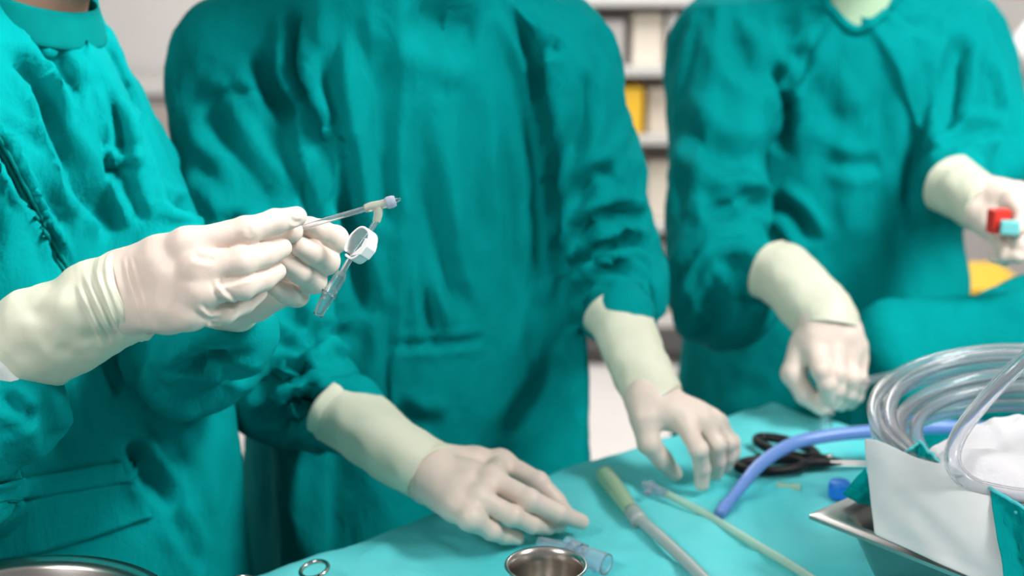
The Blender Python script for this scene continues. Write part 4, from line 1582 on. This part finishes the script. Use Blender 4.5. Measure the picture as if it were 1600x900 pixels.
def clamp():
    """white pinch clamp: a bent strap with two holes that the tube threads through"""
    c = W(562, 383, D)
    ax = (W(583, 352, D) - W(540, 415, D)).normalized()       # along the tube
    s = Vector((0, 1, 0)); s = (s - ax * s.dot(ax)).normalized()
    t = ax.cross(s)
    if t.x < 0:
        t = -t
    w_ = math.radians(48)
    s, t = s * math.cos(w_) + t * math.sin(w_), t * math.cos(w_) - s * math.sin(w_)
    # strap profile in the plane (ax, t): a loop like a safety pin
    loop = [(-0.0140, -0.0015), (-0.0125, 0.0075), (-0.004, 0.0118), (0.006, 0.0115), (0.0135, 0.0065), (0.0150, -0.001), (0.0125, -0.0065),
            (0.004, -0.0100), (-0.004, -0.0095), (-0.0100, -0.0065), (-0.0105, -0.003)]
    P = spline([c + ax * a + t * b for a, b in loop], 60)
    V, F = [], []
    hw, th = 0.0062, 0.0010
    n = len(P)
    for i in range(n):
        T = (P[min(i + 1, n - 1)] - P[max(i - 1, 0)]).normalized()
        N = T.cross(s).normalized()
        e = 1.0
        for sx, sy in ((-1, -1), (-1, 1), (1, 1), (1, -1)):
            V.append(P[i] + s * hw * sx * e + N * th * sy)
    F = grid_faces(n, 4, True) + [(3, 2, 1, 0), tuple((n - 1) * 4 + j for j in range(4))]
    bm = bmesh.new()
    vs = [bm.verts.new(p) for p in V]
    for f in F:
        bm.faces.new([vs[i] for i in f])
    o = link('clamp', bm_mesh(bm), M['white_plastic'], cn, smooth=False)
    b = o.modifiers.new('round', 'BEVEL'); b.width = 0.0005; b.segments = 2
    # cheek with a grip
    V2 = []
    k = 18
    prof = [(-0.012, 0.004), (-0.006, 0.0135), (0.003, 0.0145), (0.0085, 0.0120), (0.0085, 0.0070), (0.0, 0.0085), (-0.007, 0.0060)]
    bm = bmesh.new()
    a = [bm.verts.new(c + ax * q[0] + t * q[1] - s * 0.0066) for q in prof]
    b2 = [bm.verts.new(c + ax * q[0] + t * q[1] + s * 0.0066) for q in prof]
    bm.faces.new(a); bm.faces.new(b2[::-1])
    for i in range(len(prof)):
        j = (i + 1) % len(prof)
        bm.faces.new((a[i], b2[i], b2[j], a[j]))
    g = link('grip', bm_mesh(bm), M['white_plastic'], o, smooth=False)
    bb = g.modifiers.new('round', 'BEVEL'); bb.width = 0.0007; bb.segments = 2
    for q in (0.0148, -0.0136):
        ringp = [c + ax * q + s * math.cos(x) * 0.0048 + t * math.sin(x) * 0.0052 for x in [2 * math.pi * i / 24 for i in range(25)]]
        tube('eye', ringp, 0.0011, M['white_plastic'], o, n=49, seg=10, closed=True)


clamp()

# ------------------------------------------------------------------ draped operating table behind the coil
ot = empty('operating_table', (1.15, 1.92, 0), 'operating table hidden under the heavy green drape', 'table')
box('mattress', (1.15, 1.92, 0.84), (1.10, 0.22, 0.10), M['dark_grey'], ot, 0.05, 0.03)
box('column', (1.2, 1.92, 0.44), (0.20, 0.18, 0.7), M['steel_dark'], ot, 0.05, 0.02)
box('base', (1.2, 1.92, 0.05), (0.8, 0.26, 0.1), M['steel_dark'], ot, 0.05, 0.02)


def mound(P):
    a, b = W(1395, 535, 2.0), W(1640, 565, 1.95)
    b2 = b + Vector((0.7, 0.05, 0))
    d = rcone(P, a, b, 0.06, 0.085)
    d = smin(d, rcone(P, b, b2, 0.085, 0.10), 0.05)
    e = np.maximum(np.maximum(np.abs(P[:, 0] - 1.20) - 0.66, np.abs(P[:, 1] - 1.92) - 0.12 - 0.015 * np.clip(0.9 - P[:, 2], 0, 1)), np.abs(P[:, 2] - 0.66) - 0.27)
    d = smin(d, e - 0.02, 0.05)
    f = W(1575, 490, 2.06)
    d = smin(d, ellip(P, f + Vector((0.12, 0.02, -0.02)), (0.17, 0.08, 0.075)), 0.04)
    return d


def mound_folds(V):
    q = V @ np.array([[0.8, 0.2, 0.1], [0.3, 1, 0.2], [0.45, 0, 1.6]])
    s = vnoise(q, 9, 4)
    return vnoise(q, 6, 1) * 0.010 + (1 - np.abs(s) * 2) * 0.008 + vnoise(V, 26, 6) * 0.003


tag(blob('operating_drape', mound, (0.4, 1.66, 0.36), (2.0, 2.3, 1.2), 0.0125, M['gown'], None, 3, mound_folds),
    'dark green drape heaped over the operating table behind the coil', 'drape')

# ------------------------------------------------------------------ background
rk = empty('supply_rack', (0.45, 5.05, 0), 'pale open supply rack against the back wall between two people', 'rack')
for x in (0.0, 0.90):
    for y in (4.75, 5.35):
        box('post', (x, y, 1.02), (0.035, 0.035, 2.04), M['rack'], rk, 0, 0.004)
LEV = [0.16, 0.50, 0.80, 1.03, 1.26, 1.50, 1.78]
for z in LEV:
    box('shelf', (0.45, 5.05, z), (0.92, 0.6, 0.03), M['rack'], rk, 0, 0.004)
box('back_panel', (0.45, 5.37, 1.0), (0.92, 0.015, 1.9), M['pack_white'], rk, 0, 0)
box('kick_panel', (0.45, 4.76, 0.10), (0.92, 0.02, 0.09), M['dark_grey'], rk, 0, 0)
rb_ = random.Random(12)
ORD = ['leftmost', 'second from the left', 'third from the left', 'fourth from the left', 'fifth from the left', 'sixth from the left', 'seventh from the left',
       'eighth from the left', 'ninth from the left']
FLR = ['bottom', 'second', 'third', 'fourth', 'fifth', 'sixth']
ROWS = [['cream', 'grey', 'white', 'cream', 'white'], ['grey', 'white', 'grey', 'cream', 'brown', 'white'], ['white', 'cream', 'yellow', 'cream', 'white', 'grey'],
        ['white', 'cream', 'grey', 'cream', 'white', 'pale blue', 'white'], ['white', 'pale blue', 'white', 'cream', 'grey', 'pale blue'], ['grey', 'white', 'white', 'grey', 'white', 'cream']]
PM = {'white': 'pack_white', 'cream': 'pack_cream', 'grey': 'pack_grey', 'pale blue': 'pack_blue', 'brown': 'brown', 'yellow': 'yellow'}
for li, row in enumerate(ROWS):
    z = LEV[li] + 0.0152
    gap_h = LEV[li + 1] - z - 0.035
    w = 0.84 / len(row)
    for k, cname in enumerate(row):
        wd = w * rb_.uniform(0.8, 0.96)
        h = gap_h * rb_.uniform(0.74, 0.97)
        x = 0.03 + w * (k + 0.5)
        o = box('supply_pack', (x, 4.93 + rb_.uniform(-0.03, 0.03), z + h / 2), (wd, 0.26, h), M[PM[cname]], None, rb_.uniform(-0.03, 0.03), 0.012)
        tag(o, '%s supply pack, %s on the %s shelf of the back rack' % (cname, ORD[k], FLR[li]), 'pack', 'packs on the back rack')

# equipment at the right edge behind the person on the right
eq = empty('equipment_cart', (1.84, 4.4, 0), 'pale equipment cart with a white dome at the far right edge', 'cart')
box('body', (1.84, 4.4, 0.60), (0.52, 0.5, 0.95), M['pack_grey'], eq, 0, 0.02)
box('worktop', (1.84, 4.4, 1.09), (0.58, 0.54, 0.03), M['pack_white'], eq, 0, 0.01)
for dx in (-0.22, 0.22):
    for dy in (-0.2, 0.2):
        lathe('caster', [(0.001, -0.02), (0.05, -0.02), (0.06, -0.01), (0.06, 0.01), (0.05, 0.02), (0.001, 0.02)], M['dark_grey'], eq,
              (1.84 + dx, 4.4 + dy, 0.06), axis=(1, 0, 0), seg=24)
dm = lathe('dome', [(0.001, 0), (0.17, 0), (0.185, 0.01), (0.185, 0.05), (0.178, 0.08), (0.15, 0.12), (0.09, 0.145), (0.001, 0.155)], M['pack_white'], eq, (1.70, 4.32, 1.106), seg=40)
box('column', (1.80, 4.58, 1.33), (0.10, 0.06, 0.46), M['brown'], eq, 0, 0.01)
bagm = blob('breathing_bag', lambda P: smin(ellip(P, (1.53, 4.02, 0.89), (0.09, 0.085, 0.12)), rcone(P, (1.53, 4.02, 0.99), (1.60, 4.10, 1.08), 0.03, 0.025), 0.03),
            (1.38, 3.85, 0.65), (1.75, 4.2, 1.16), 0.012, M['dark_grey'], eq)
box('canister', (1.60, 4.60, 1.335), (0.09, 0.09, 0.10), M['red_plastic'], eq, 0.2, 0.02)
box('bracket', (1.70, 4.60, 1.30), (0.20, 0.03, 0.02), M['rack'], eq, 0, 0.003)
yb = empty('waste_bin', (1.10, 3.45, 0), 'yellow waste bin on the floor behind the person on the right', 'bin')
bm = bmesh.new()
bmesh.ops.create_cone(bm, cap_ends=True, segments=4, radius1=0.15, radius2=0.19, depth=0.62)
bmesh.ops.rotate(bm, cent=(0, 0, 0), matrix=Matrix.Rotation(math.pi / 4, 3, 'Z'), verts=bm.verts)
bmesh.ops.bevel(bm, geom=bm.edges[:], offset=0.02, segments=2, affect='EDGES')
bmesh.ops.translate(bm, vec=(1.12, 3.45, 0.31), verts=bm.verts)
link('body', bm_mesh(bm), M['yellow'], yb, smooth=False)
box('lid', (1.12, 3.45, 0.645), (0.29, 0.29, 0.05), M['yellow'], yb, 0, 0.015)
# low cabinet by the back wall behind the nearest person
cb = empty('wall_cabinet', (-1.45, 5.35, 0), 'beige grey low cabinet by the back wall at the left', 'cabinet')
box('body', (-1.45, 5.35, 0.48), (1.0, 0.42, 0.84), M['pack_grey'], cb, 0, 0.01)
box('worktop', (-1.45, 5.34, 0.92), (1.04, 0.46, 0.03), M['rack'], cb, 0, 0.006)
box('plinth', (-1.45, 5.36, 0.03), (0.96, 0.38, 0.06), M['dark_grey'], cb, 0, 0.004)
for k in (-1, 1):
    d = box('door', (-1.45 + 0.25 * k, 5.13, 0.48), (0.47, 0.02, 0.78), M['brown'], cb, 0, 0.006)
    box('handle', (-1.45 + 0.06 * k, 5.112, 0.62), (0.015, 0.02, 0.14), M['steel'], d, 0, 0.004)
